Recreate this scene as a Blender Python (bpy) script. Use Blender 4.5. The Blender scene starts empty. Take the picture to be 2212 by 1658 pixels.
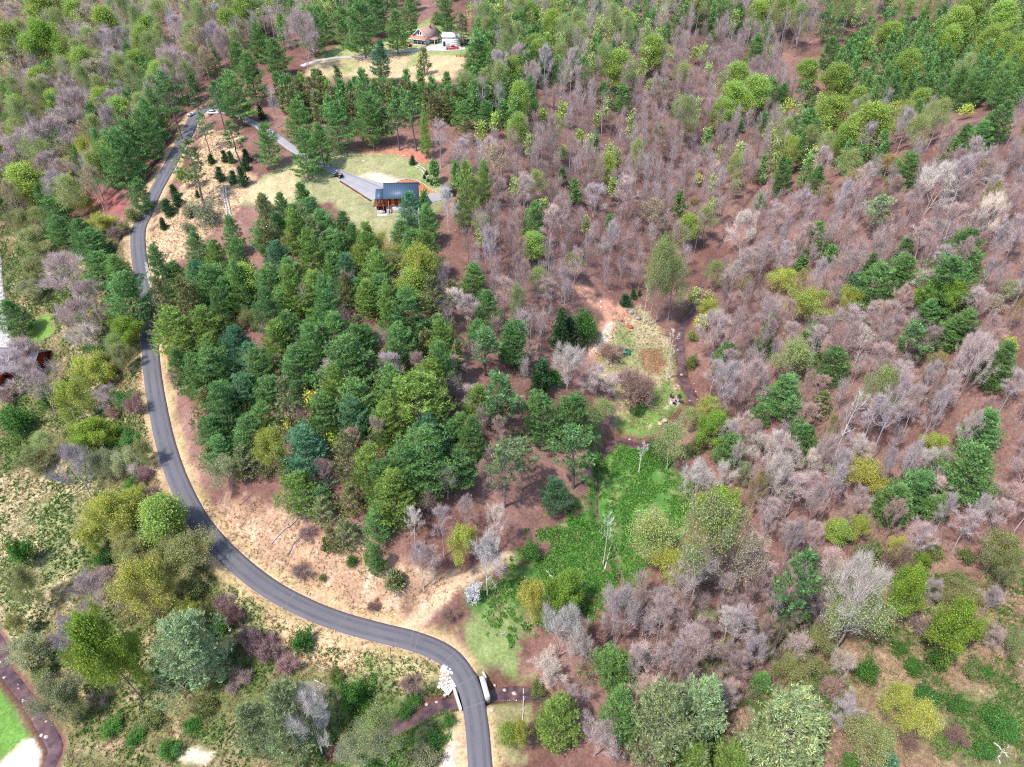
import bpy, math, random
import numpy as np
from mathutils import Vector
R_ = random.Random(7)
rng = np.random.default_rng(11)
SC = bpy.context.scene
COL = SC.collection

# ---------------------------------------------------------------- camera, sky, sun, exposure
FP, CXP, CYP = 1534.0, 1106.0, 829.0            # focal length and centre in the 2212 x 1658 pixel frame used for measuring
PITCH, CAMH = math.radians(38.0), 135.0
cam_d = bpy.data.cameras.new('camera'); cam = bpy.data.objects.new('camera', cam_d); COL.objects.link(cam)
cam.location = (0, 0, CAMH); cam.rotation_euler = (math.pi/2 - PITCH, 0, 0)
cam_d.sensor_width = 36.0; cam_d.lens = 36.0*FP/2212.0; cam_d.clip_start = 1.0; cam_d.clip_end = 20000.0
SC.camera = cam
SUN_EL, SUN_AZ = math.radians(60), math.radians(228)       # azimuth clockwise from +Y: the sun stands behind the camera's left shoulder
W = bpy.data.worlds.new('World'); SC.world = W; W.use_nodes = True
nt = W.node_tree; sky = nt.nodes.new('ShaderNodeTexSky'); sky.sky_type = 'NISHITA'; sky.sun_disc = False
sky.sun_elevation = SUN_EL; sky.sun_rotation = SUN_AZ; sky.air_density = 1.0; sky.dust_density = 2.0; sky.altitude = 900
bg = nt.nodes['Background']; bg.inputs[1].default_value = 0.15; nt.links.new(sky.outputs[0], bg.inputs[0])
sd = bpy.data.lights.new('sun', 'SUN'); sd.energy = 2.5; sd.angle = math.radians(2.0); sd.color = (1.0, 0.95, 0.88)
sun = bpy.data.objects.new('sun', sd); COL.objects.link(sun)
ldir = Vector((-math.sin(SUN_AZ)*math.cos(SUN_EL), -math.cos(SUN_AZ)*math.cos(SUN_EL), -math.sin(SUN_EL)))
sun.rotation_euler = ldir.to_track_quat('-Z', 'Y').to_euler(); sun.location = (-80, -60, 250)
SC.view_settings.view_transform = 'Standard'; SC.view_settings.look = 'None'; SC.view_settings.gamma = 1.0
SC.view_settings.exposure = 1.34; SC.view_settings.use_curve_mapping = False
SC.cycles.use_denoising = False; SC.cycles.filter_width = 1.15
SC.cycles.max_bounces = 4; SC.cycles.diffuse_bounces = 2; SC.cycles.transmission_bounces = 3; SC.cycles.transparent_max_bounces = 4

# ---------------------------------------------------------------- pixel <-> world
SP, CP = math.sin(PITCH), math.cos(PITCH)
def rays(px, py):
    a = (np.asarray(px, float)-CXP)/FP; b = (np.asarray(py, float)-CYP)/FP
    return np.stack([a, CP - b*SP, -SP - b*CP], -1)          # unit depth along the optical axis
def project(x, y, z):
    dz = np.asarray(z)-CAMH; depth = y*CP - dz*SP; up = y*SP + dz*CP
    return CXP + FP*x/depth, CYP - FP*up/depth, depth
CROPS = {c: (i % 4, i//4) for i, c in enumerate('ABCDEFGHIJKL')}
def cr(c, x, y):                                            # crop pixel -> frame pixel
    i, j = CROPS[c]
    return (i*768 + x*0.46321)*0.72005, ((0, 768, 1534)[j] + y*0.46321)*0.72005

# ---------------------------------------------------------------- terrain: thin-plate spline through measured spots
TILT0 = math.radians(41.0)                                  # the spot heights below were read for this tilt of the land towards the camera
CTRL = '''1010 1500 0;1036 1650 0;1042 1760 0;700 1325 2.2;480 1190 5;370 1010 9;330 820 14;300 560 22;350 400 29;410 280 35;
40 1520 -4;100 1640 -5;0 1400 -3;60 1200 -1.5;150 1000 0.5;40 810 2;0 560 7;150 650 9;200 400 18;0 300 20;100 100 31;300 30 37;
250 1000 5;260 800 9;560 1000 13.5;850 1000 17;850 1180 11;640 1110 11;760 1215 7.5;1000 800 20;700 700 25;500 700 20;700 500 30;860 440 33;960 430 32;700 380 34;560 330 36;
850 140 40;920 95 41.5;900 15 43.5;700 150 39.5;850 260 38;600 200 38;450 120 38;
1100 700 18;1150 580 21;1300 640 11;1340 720 6.5;1400 870 4;1480 760 3;1500 850 3;1380 945 2;1340 1180 1;1390 1060 2;1200 1250 2;1130 1490 -0.6;980 1520 -0.8;700 1600 -2;560 1420 0;400 1400 -1;
1490 640 4.5;1520 520 7;1620 400 10;1720 300 13;1850 220 17;1100 460 31;1250 450 22;1100 330 36;1200 200 37;1400 250 25;1500 100 31;1300 40 40;1650 130 23;
1700 750 9;1900 750 18;2150 750 31;1700 1000 6.5;1900 1000 12;2150 1000 20;1600 1250 3.5;1800 1250 7;2100 1250 13;1500 1500 1;1900 1500 4.5;2180 1500 9;1300 1600 0;
1800 420 21;2000 350 34;2180 270 46;2150 150 22;2150 5 37;1900 5 34;1650 5 33;1900 110 26'''
ctl = []
for s in CTRL.replace('\n', '').split(';'):
    px, py, h = map(float, s.split()); a, b = (px-CXP)/FP, (py-CYP)/FP; t = (CAMH-h)/(math.sin(TILT0)+b*math.cos(TILT0)); r = rays(px, py)*t; ctl.append((r[0], r[1], r[2]+CAMH))
# spots outside the frame keep the hills going; the same tilt applies to them
ctl += [(x, y*math.cos(TILT0-PITCH)-(h-CAMH)*math.sin(TILT0-PITCH), CAMH+(h-CAMH)*math.cos(TILT0-PITCH)+y*math.sin(TILT0-PITCH)) for x, y, h in [(-700, 0, 10), (-700, 600, 70), (700, 0, 70), (700, 700, 90), (0, 900, 110), (-400, 800, 90), (450, 800, 100), (0, -400, 5), (-500, -400, 0), (500, -400, 40), (0, 560, 62), (260, 560, 62), (-260, 560, 58)]]
ctl = np.array(ctl)
def tk(r2): return r2*np.log(np.maximum(r2, 1e-9))
nC = len(ctl); A = np.zeros((nC+3, nC+3)); D2 = ((ctl[:, None, :2]-ctl[None, :, :2])**2).sum(-1)/1e4
A[:nC, :nC] = tk(D2) + np.eye(nC)*0.004; A[:nC, nC] = 1; A[:nC, nC+1:] = ctl[:, :2]/100; A[nC:, :nC] = A[:nC, nC:].T
sol = np.linalg.solve(A, np.concatenate([ctl[:, 2], [0, 0, 0]]))
def hash2(i, j, s): 
    v = np.sin(i*127.1 + j*311.7 + s*74.7)*43758.5453; return v-np.floor(v)
def vnoise(x, y, s=0):
    i, j = np.floor(x), np.floor(y); u, v = x-i, y-j; u = u*u*(3-2*u); v = v*v*(3-2*v)
    return (hash2(i, j, s)*(1-u)+hash2(i+1, j, s)*u)*(1-v) + (hash2(i, j+1, s)*(1-u)+hash2(i+1, j+1, s)*u)*v
def fbm(x, y, s=0): return (vnoise(x, y, s)*.5 + vnoise(x*2.1, y*2.1, s+1)*.3 + vnoise(x*4.3, y*4.3, s+2)*.2)
def base_h(x, y):
    x = np.asarray(x, float); y = np.asarray(y, float); sh = x.shape; x = x.ravel(); y = y.ravel(); out = np.empty(len(x))
    xc = np.clip(x, -750, 750); yc = np.clip(y, -450, 950)
    for k in range(0, len(x), 20000):
        q = slice(k, k+20000)
        d2 = ((xc[q, None]-ctl[None, :, 0])**2 + (yc[q, None]-ctl[None, :, 1])**2)/1e4
        out[q] = tk(d2) @ sol[:nC] + sol[nC] + sol[nC+1]*xc[q]/100 + sol[nC+2]*yc[q]/100
    out = np.clip(out, -14, 220) + (fbm(x/9, y/9, 3)-.5)*1.1 + (fbm(x/2.6, y/2.6, 8)-.5)*.35
    return out.reshape(sh)
GX0, GX1, GY0, GY1, GS = -440, 470, 10, 660, 1.75
gx = np.arange(GX0, GX1, GS); gy = np.arange(GY0, GY1, GS); GXX, GYY = np.meshgrid(gx, gy)
GH = base_h(GXX, GYY)
def gh(x, y):
    u = np.clip((x-GX0)/GS, 0, len(gx)-1.001); v = np.clip((y-GY0)/GS, 0, len(gy)-1.001); i = u.astype(int); j = v.astype(int); a = u-i; b = v-j
    return (GH[j, i]*(1-a)+GH[j, i+1]*a)*(1-b) + (GH[j+1, i]*(1-a)+GH[j+1, i+1]*a)*b
TS = np.concatenate([np.arange(70, 260, 1.5), np.arange(260, 720, 3)])
def cast(px, py, lift=0.0):
    """where the pixel's ray meets the ground (raised by lift)"""
    px = np.atleast_1d(np.asarray(px, float)); py = np.atleast_1d(np.asarray(py, float)); lift = np.broadcast_to(lift, px.shape)
    r = rays(px, py); P = r[:, None, :]*TS[None, :, None]; d = P[..., 2]+CAMH - gh(P[..., 0], P[..., 1]) - lift[:, None]
    hit = d < 0; k = np.where(hit.any(1), hit.argmax(1), len(TS)-1); k = np.maximum(k, 1); n = np.arange(len(px))
    d0, d1 = d[n, k-1], d[n, k]; f = np.clip(d0/np.maximum(d0-d1, 1e-6), 0, 1); t = TS[k-1]+(TS[k]-TS[k-1])*f
    Q = r*t[:, None]; Q[:, 2] = gh(Q[:, 0], Q[:, 1]); return Q
def pts(s):                                                 # 'x y;x y' frame pixels, or 'J 850 1400' crop pixels
    o = []
    for q in s.replace('\n', '').split(';'):
        w = q.split(); o.append(cr(w[0], float(w[1]), float(w[2])) if w[0].isalpha() else (float(w[0]), float(w[1])))
    return np.array(o)
def resample(P, step):
    P = np.asarray(P, float); n = len(P); out = []
    for i in range(n-1):
        p0, p1, p2, p3 = P[max(i-1, 0)], P[i], P[i+1], P[min(i+2, n-1)]; m = max(2, int(np.linalg.norm(p2-p1)/step*1.0)+1)
        t = np.linspace(0, 1, m, endpoint=False)[:, None]
        out.append(.5*((2*p1)+(-p0+p2)*t+(2*p0-5*p1+4*p2-p3)*t**2+(-p0+3*p1-3*p2+p3)*t**3))
    return np.concatenate(out+[P[-1:]])
def smooth(a, k):
    for _ in range(k): a = np.concatenate([a[:1], (a[:-2]+2*a[1:-1]+a[2:])/4, a[-1:]])
    return a
def line_world(s, step=1.5, k=30):
    q = pts(s); Q = cast(q[:, 0], q[:, 1]); L = resample(Q[:, :2], step); h = smooth(gh(L[:, 0], L[:, 1]), k)
    return np.column_stack([L, h])
def pdist(x, y, L):
    """distance, height of nearest point and signed side for a polyline"""
    x = np.asarray(x, float).ravel(); y = np.asarray(y, float).ravel(); best = np.full(len(x), 1e9); hh = np.zeros(len(x)); sd_ = np.zeros(len(x)); ss = np.zeros(len(x))
    box = (x > L[:, 0].min()-25) & (x < L[:, 0].max()+25) & (y > L[:, 1].min()-25) & (y < L[:, 1].max()+25); idx = np.where(box)[0]
    X, Y = x[idx], y[idx]; b = best[idx]; h_ = hh[idx]; s_ = sd_[idx]; a_ = ss[idx]; acc = 0.
    for i in range(len(L)-1):
        ax, ay, az = L[i]; bx, by, bz = L[i+1]; dx, dy = bx-ax, by-ay; l2 = dx*dx+dy*dy+1e-9; t = np.clip(((X-ax)*dx+(Y-ay)*dy)/l2, 0, 1)
        d = np.hypot(X-ax-t*dx, Y-ay-t*dy); m = d < b; b = np.where(m, d, b); h_ = np.where(m, az+(bz-az)*t, h_); s_ = np.where(m, np.sign(dx*(Y-ay)-dy*(X-ax)), s_); a_ = np.where(m, acc+t*math.sqrt(l2), a_); acc += math.sqrt(l2)
    best[idx] = b; hh[idx] = h_; sd_[idx] = s_; ss[idx] = a_
    return best, hh, sd_, ss
def sstep(a, b, v): t = np.clip((v-a)/(b-a), 0, 1); return t*t*(3-2*t)

ROAD = line_world('1046 1790;1042 1720;1036 1640;1030 1570;1018 1500;995 1450;960 1412;900 1385;820 1365;740 1345;660 1315;580 1270;510 1215;455 1160;420 1110;385 1040;358 960;340 880;328 800;322 720;318 660;308 600;298 540;300 500;315 460;335 415;360 370;385 320;405 285;420 255;440 240;470 232', 1.5, 60)
DRIVE = line_world('470 236;540 262;600 297;640 325;690 352;740 378;790 398;835 418', 1.5, 30)
UPDRIVE = line_world('650 143;700 127;760 122;800 119;850 112;905 108;960 107;1005 104', 1.5, 20)
SIDE = line_world('-70 420;-30 500;-14 560;-6 640;4 700;8 760;-10 850', 1.5, 30)
CREEK = line_world('J 500 1560;J 850 1400;J 1050 1290;J 1200 1215;J 1400 1160;J 1600 1140;K 100 1150;K 300 1190;K 520 1040;K 640 800;K 700 560;K 705 400;K 650 200;K 560 40;G 560 1450;G 590 1280;G 680 1150;G 800 1205;G 930 1195;G 1040 1090;G 1160 970;G 1180 900;G 1130 800;G 1100 650;G 1095 500;G 1130 400;G 1190 300;1540 560;1580 480;1640 400;1700 320;1780 265;1860 225', 1.5, 20)
CREEK[:, 2] = smooth(np.minimum.accumulate(CREEK[::-1, 2])[::-1], 25) - 0.9
kb = np.argmin(np.hypot(CREEK[:, 0]-cast([1012], [1497])[0, 0], CREEK[:, 1]-cast([1012], [1497])[0, 1]))
BRC = CREEK[kb].copy()
CREEK[:, 2] -= 1.3*np.exp(-((np.arange(len(CREEK))-kb)/14.)**2)
ca_ = np.concatenate([[0], np.cumsum(np.linalg.norm(np.diff(CREEK[:, :2], axis=0), axis=1))])
ka = [int(np.argmin(np.hypot(*(CREEK[:, :2]-cast(*[np.array([v]) for v in cr(c, x, y)])[0, :2]).T))) for c, x, y in (('K', 100, 1150), ('K', 300, 1190), ('G', 590, 1280), ('G', 690, 1150), ('G', 1130, 400), ('G', 1190, 300))]
CWID = np.interp(np.arange(len(CREEK)), [0]+ka+[len(CREEK)], [1.5, 1.7, .3, .25, 1.6, 1.4, .6, .5])
LCREEK = line_world('I -120 700;I -20 850;I 30 1020;I 100 1120;I 200 1250;I 270 1370;I 320 1450;I 350 1530;I 310 1640;I 240 1760', 1.5, 30); LCREEK[:, 2] -= 0.7
TRACK = line_world('J 930 740;J 1050 660;J 1180 560;J 1330 450;K -30 300', 1.5, 10)
HW = 2.15
def flatten(x, y, h, L, hw, fall, drop=.28):
    d, rh, sd_, _ = pdist(x, y, L); d = d.reshape(h.shape); rh = rh.reshape(h.shape)
    tgt = rh - .05 - drop*(1-sstep(hw-.5, hw+.6, d))
    return np.where(d < 1e8, tgt + (h-tgt)*sstep(hw+.7, hw+fall, d), h)
def carve(x, y, h, L, hw, bank, depth):
    d, ch, _, ar = pdist(x, y, L); d = d.reshape(h.shape); ch = ch.reshape(h.shape); w = (hw if np.isscalar(hw) else np.interp(ar, ca_, hw).reshape(h.shape))*(.8+.5*fbm(np.asarray(x)/6, np.asarray(y)/6, 21))
    c = ch - depth*(1-sstep(w*.3, w, d)) + (d > w)*0
    prof = c + (np.maximum(h, ch)-c)*sstep(w*.75, w+bank, d)
    return np.minimum(h, prof)
PADS = []                                                   # level building pads: x, y, z, radius, falloff
def mods(x, y, h):
    for (a, b, c, r0, r1) in PADS:
        d = np.hypot(x-a, y-b); h = c + (h-c)*sstep(r0, r1, d)
    h = flatten(x, y, h, TRACK, 1.6, 3.5, .0)
    h = flatten(x, y, h, UPDRIVE, 1.7, 4, .2); h = flatten(x, y, h, SIDE, 2.2, 5, .2); h = flatten(x, y, h, DRIVE, 1.8, 5, .2); h = flatten(x, y, h, ROAD, HW, 6.5)
    h = carve(x, y, h, CREEK, CWID*1.1, 2.0, .75); h = carve(x, y, h, LCREEK, 1.6, 2.0, .6)
    return h
def pad(px, py, r0, r1, dz=0):
    q = cast([px], [py])[0]; PADS.append((q[0], q[1], q[2]+dz, r0, r1)); return q
pad(865, 448, 8, 15); pad(925, 97, 9, 17); pad(972, 98, 7, 13); pad(20, 815, 9, 15)
GH = mods(GXX, GYY, GH)

# ---------------------------------------------------------------- materials
def material(name, col, rough=.9, var=.25, scale=2.0, bump=0., metal=0., attr=None, objcol=False, trans=0., spec=.3, var2=0., scale2=.3, hue=0.):
    m = bpy.data.materials.new(name); m.use_nodes = True; t = m.node_tree; b = t.nodes['Principled BSDF']
    b.inputs['Roughness'].default_value = rough; b.inputs['Metallic'].default_value = metal; b.inputs['Specular IOR Level'].default_value = spec
    N = t.nodes.new; lk = t.links.new
    if objcol:
        oi = N('ShaderNodeObjectInfo'); src = oi.outputs['Color']
    elif attr:
        a = N('ShaderNodeAttribute'); a.attribute_name = attr; src = a.outputs['Color']
    else:
        rgb = N('ShaderNodeRGB'); rgb.outputs[0].default_value = (*col, 1); src = rgb.outputs[0]
    def mul(src, fac):
        mx = N('ShaderNodeMix'); mx.data_type = 'RGBA'; mx.blend_type = 'MULTIPLY'; mx.inputs[0].default_value = 1.0
        lk(src, mx.inputs[6]); lk(fac, mx.inputs[7]); return mx.outputs[2]
    tc = N('ShaderNodeTexCoord'); nz = None
    for v, s in ((var, scale), (var2, scale2), (hue, .22)):
        if v:
            nz = N('ShaderNodeTexNoise'); nz.inputs['Scale'].default_value = s; nz.inputs['Detail'].default_value = 5; nz.inputs['Roughness'].default_value = .65; lk(tc.outputs['Object'], nz.inputs['Vector'])
            mr = N('ShaderNodeMapRange'); mr.inputs[1].default_value = .25; mr.inputs[2].default_value = .75; mr.inputs[3].default_value = 1-v; mr.inputs[4].default_value = 1+v; lk(nz.outputs[0], mr.inputs[0]); src = mul(src, mr.outputs[0])
    if objcol:
        at = N('ShaderNodeAttribute'); at.attribute_name = 'tint'; src = mul(src, at.outputs['Color'])
        rr = N('ShaderNodeMapRange'); rr.inputs[3].default_value = .86; rr.inputs[4].default_value = 1.14; lk(oi.outputs['Random'], rr.inputs[0]); src = mul(src, rr.outputs[0])
    lk(src, b.inputs['Base Color'])
    if bump and nz:
        bp = N('ShaderNodeBump'); bp.inputs['Strength'].default_value = bump; bp.inputs['Distance'].default_value = .15; lk(nz.outputs[0], bp.inputs['Height']); lk(bp.outputs[0], b.inputs['Normal'])
    if trans:
        tr = N('ShaderNodeBsdfTranslucent'); lk(src, tr.inputs[0]); ms = N('ShaderNodeMixShader'); ms.inputs[0].default_value = trans
        lk(b.outputs[0], ms.inputs[1]); lk(tr.outputs[0], ms.inputs[2]); lk(ms.outputs[0], t.nodes['Material Output'].inputs[0])
    return m
M_LEAF = material('leaves', (1, 1, 1), .6, 0, objcol=True, trans=.42, spec=.15)
M_NEEDLE = material('needles', (1, 1, 1), .55, 0, objcol=True, trans=.32, spec=.2)
M_TWIG = material('twigs', (1, 1, 1), .9, 0, objcol=True, spec=.1)
M_BARK = material('bark', (1, 1, 1), .9, .3, 6.0, objcol=True, spec=.1)
M_COVER = material('ground cover', (1, 1, 1), .85, 0, attr='Col', trans=.2, spec=.1)

# ---------------------------------------------------------------- mesh helpers
class MB:
    def __init__(s): s.v = []; s.f = []; s.t = []; s.n = 0
    def add(s, v, tris, tint=None):
        v = np.asarray(v, float).reshape(-1, 3); tris = np.asarray(tris, int).reshape(-1, 3)
        s.v.append(v); s.f.append(tris+s.n); s.n += len(v)
        s.t.append(np.ones((len(v), 3)) if tint is None else np.broadcast_to(np.asarray(tint, float), (len(v), 3)))
    def tube(s, P, rad, k=4, cap=False, tint=None):
        P = np.asarray(P, float); n = len(P); rad = np.broadcast_to(rad, (n,)); T = np.gradient(P, axis=0); T /= np.linalg.norm(T, axis=1)[:, None]+1e-9
        ref = np.where(np.abs(T[:, 2:3]) > .9, [[1., 0, 0]], [[0, 0, 1.]]); U = np.cross(T, ref); U /= np.linalg.norm(U, axis=1)[:, None]+1e-9; V = np.cross(T, U)
        a = np.arange(k)*2*math.pi/k; v = P[:, None]+rad[:, None, None]*(np.cos(a)[None, :, None]*U[:, None]+np.sin(a)[None, :, None]*V[:, None])
        f = []
        for i in range(n-1):
            for j in range(k):
                a0 = i*k+j; b0 = i*k+(j+1) % k; f += [(a0, b0, a0+k), (b0, b0+k, a0+k)]
        if cap:
            for j in range(1, k-1): f += [(0, j+1, j), ((n-1)*k, (n-1)*k+j, (n-1)*k+j+1)]
        s.add(v, f, tint); return s
    def box(s, c, d, rz=0., taper=1., tint=None):
        x, y, z = d[0]/2, d[1]/2, d[2]/2; v = np.array([(-x, -y, -z), (x, -y, -z), (x, y, -z), (-x, y, -z), (-x*taper, -y*taper, z), (x*taper, -y*taper, z), (x*taper, y*taper, z), (-x*taper, y*taper, z)])
        ca, sa = math.cos(rz), math.sin(rz); v = np.column_stack([v[:, 0]*ca-v[:, 1]*sa, v[:, 0]*sa+v[:, 1]*ca, v[:, 2]])+np.asarray(c, float)
        q = [(3, 2, 1, 0), (4, 5, 6, 7), (0, 1, 5, 4), (1, 2, 6, 5), (2, 3, 7, 6), (3, 0, 4, 7)]
        s.add(v, [t for a, b, c_, d_ in q for t in ((a, b, c_), (a, c_, d_))], tint); return s
    def prism(s, poly, axis, a, b, tint=None):
        """polygon in the two other axes, swept along axis from a to b"""
        n = len(poly); v = []
        for w in (a, b):
            for p, q in poly: v.append({'x': (w, p, q), 'y': (p, w, q), 'z': (p, q, w)}[axis])
        f = [(0, i+1, i) for i in range(1, n-1)] + [(n, n+i, n+i+1) for i in range(1, n-1)]
        for i in range(n): j = (i+1) % n; f += [(i, j, n+j), (i, n+j, n+i)]
        s.add(v, f, tint); return s
    def cyl(s, p0, p1, r, k=12, tint=None): s.tube([p0, p1], r, k, True, tint); return s
    def mesh(s, name, mat=None, attr='tint', smooth_=False):
        me = bpy.data.meshes.new(name); v = np.concatenate(s.v); f = np.concatenate(s.f); t = np.concatenate(s.t)
        me.vertices.add(len(v)); me.vertices.foreach_set('co', v.ravel().astype(np.float32))
        me.loops.add(len(f)*3); me.loops.foreach_set('vertex_index', f.ravel().astype(np.int32))
        me.polygons.add(len(f)); me.polygons.foreach_set('loop_start', np.arange(0, len(f)*3, 3, dtype=np.int32)); me.polygons.foreach_set('loop_total', np.full(len(f), 3, np.int32))
        if smooth_: me.polygons.foreach_set('use_smooth', np.ones(len(f), bool))
        ca = me.color_attributes.new(attr, 'FLOAT_COLOR', 'POINT'); ca.data.foreach_set('color', np.column_stack([t, np.ones(len(t))]).ravel().astype(np.float32))
        me.update(calc_edges=True)
        if mat: me.materials.append(mat)
        return me
def fix_normals(me):
    import bmesh
    bm = bmesh.new(); bm.from_mesh(me); bmesh.ops.recalc_face_normals(bm, faces=bm.faces); bm.to_mesh(me); bm.free(); return me
def tag(o, label=None, cat=None, group=None, kind=None):
    if label: o['label'] = label
    if cat: o['category'] = cat
    if group: o['group'] = group
    if kind: o['kind'] = kind
    return o
def link(name, data, parent=None):
    o = bpy.data.objects.new(name, data); COL.objects.link(o)
    if parent: o.parent = parent
    return o
def part(name, mb, mat, parent=None, fix=True, bevel=0.):
    me = mb.mesh(name, mat)
    if fix: fix_normals(me)
    o = link(name, me, parent)
    if bevel:
        md = o.modifiers.new('bevel', 'BEVEL'); md.width = bevel; md.segments = 1; md.limit_method = 'ANGLE'
    return o
def empty(name, loc, rz=0., scale=None):
    o = link(name, None); o.empty_display_size = .5; o.location = loc; o.rotation_euler = (0, 0, rz)
    if scale: o.scale = scale
    return o
# ---------------------------------------------------------------- ground zones (colour of the ground cover itself)
def zone(s, col, soft=1.2, rough=1.5, amt=1.0):
    q = pts(s); Q = cast(q[:, 0], q[:, 1])[:, :2]; return dict(P=Q, col=np.array(col), soft=soft, rough=rough, amt=amt)
def inpoly(x, y, P):
    c = np.zeros(len(x), bool); n = len(P)
    for i in range(n):
        x1, y1 = P[i]; x2, y2 = P[(i+1) % n]; m = (y1 > y) != (y2 > y)
        if y1 != y2: c ^= m & (x < (x2-x1)*(y-y1)/(y2-y1)+x1)
    return c
def edist(x, y, P):
    d = np.full(len(x), 1e9); n = len(P)
    for i in range(n):
        a, b = P[i], P[(i+1) % n]; e = b-a; t = np.clip(((x-a[0])*e[0]+(y-a[1])*e[1])/(e@e+1e-9), 0, 1); d = np.minimum(d, np.hypot(x-a[0]-t*e[0], y-a[1]-t*e[1]))
    return d
def zmask(x, y, z, seed=0):
    m = np.zeros(len(x)); P = z['P']; g = z['soft']+z['rough']+2
    k = np.where((x > P[:, 0].min()-g) & (x < P[:, 0].max()+g) & (y > P[:, 1].min()-g) & (y < P[:, 1].max()+g))[0]
    if len(k):
        X, Y = x[k], y[k]; d = edist(X, Y, P)*np.where(inpoly(X, Y, P), 1, -1) + (fbm(X/3.5, Y/3.5, seed)-.5)*2*z['rough']
        m[k] = sstep(-z['soft'], z['soft'], d)*z['amt']
    return m
LITTER, LITTER2 = np.array((.150, .073, .057)), np.array((.265, .152, .122))
STRAW, STRAW2 = np.array((.50, .35, .19)), np.array((.36, .22, .14))
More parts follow.
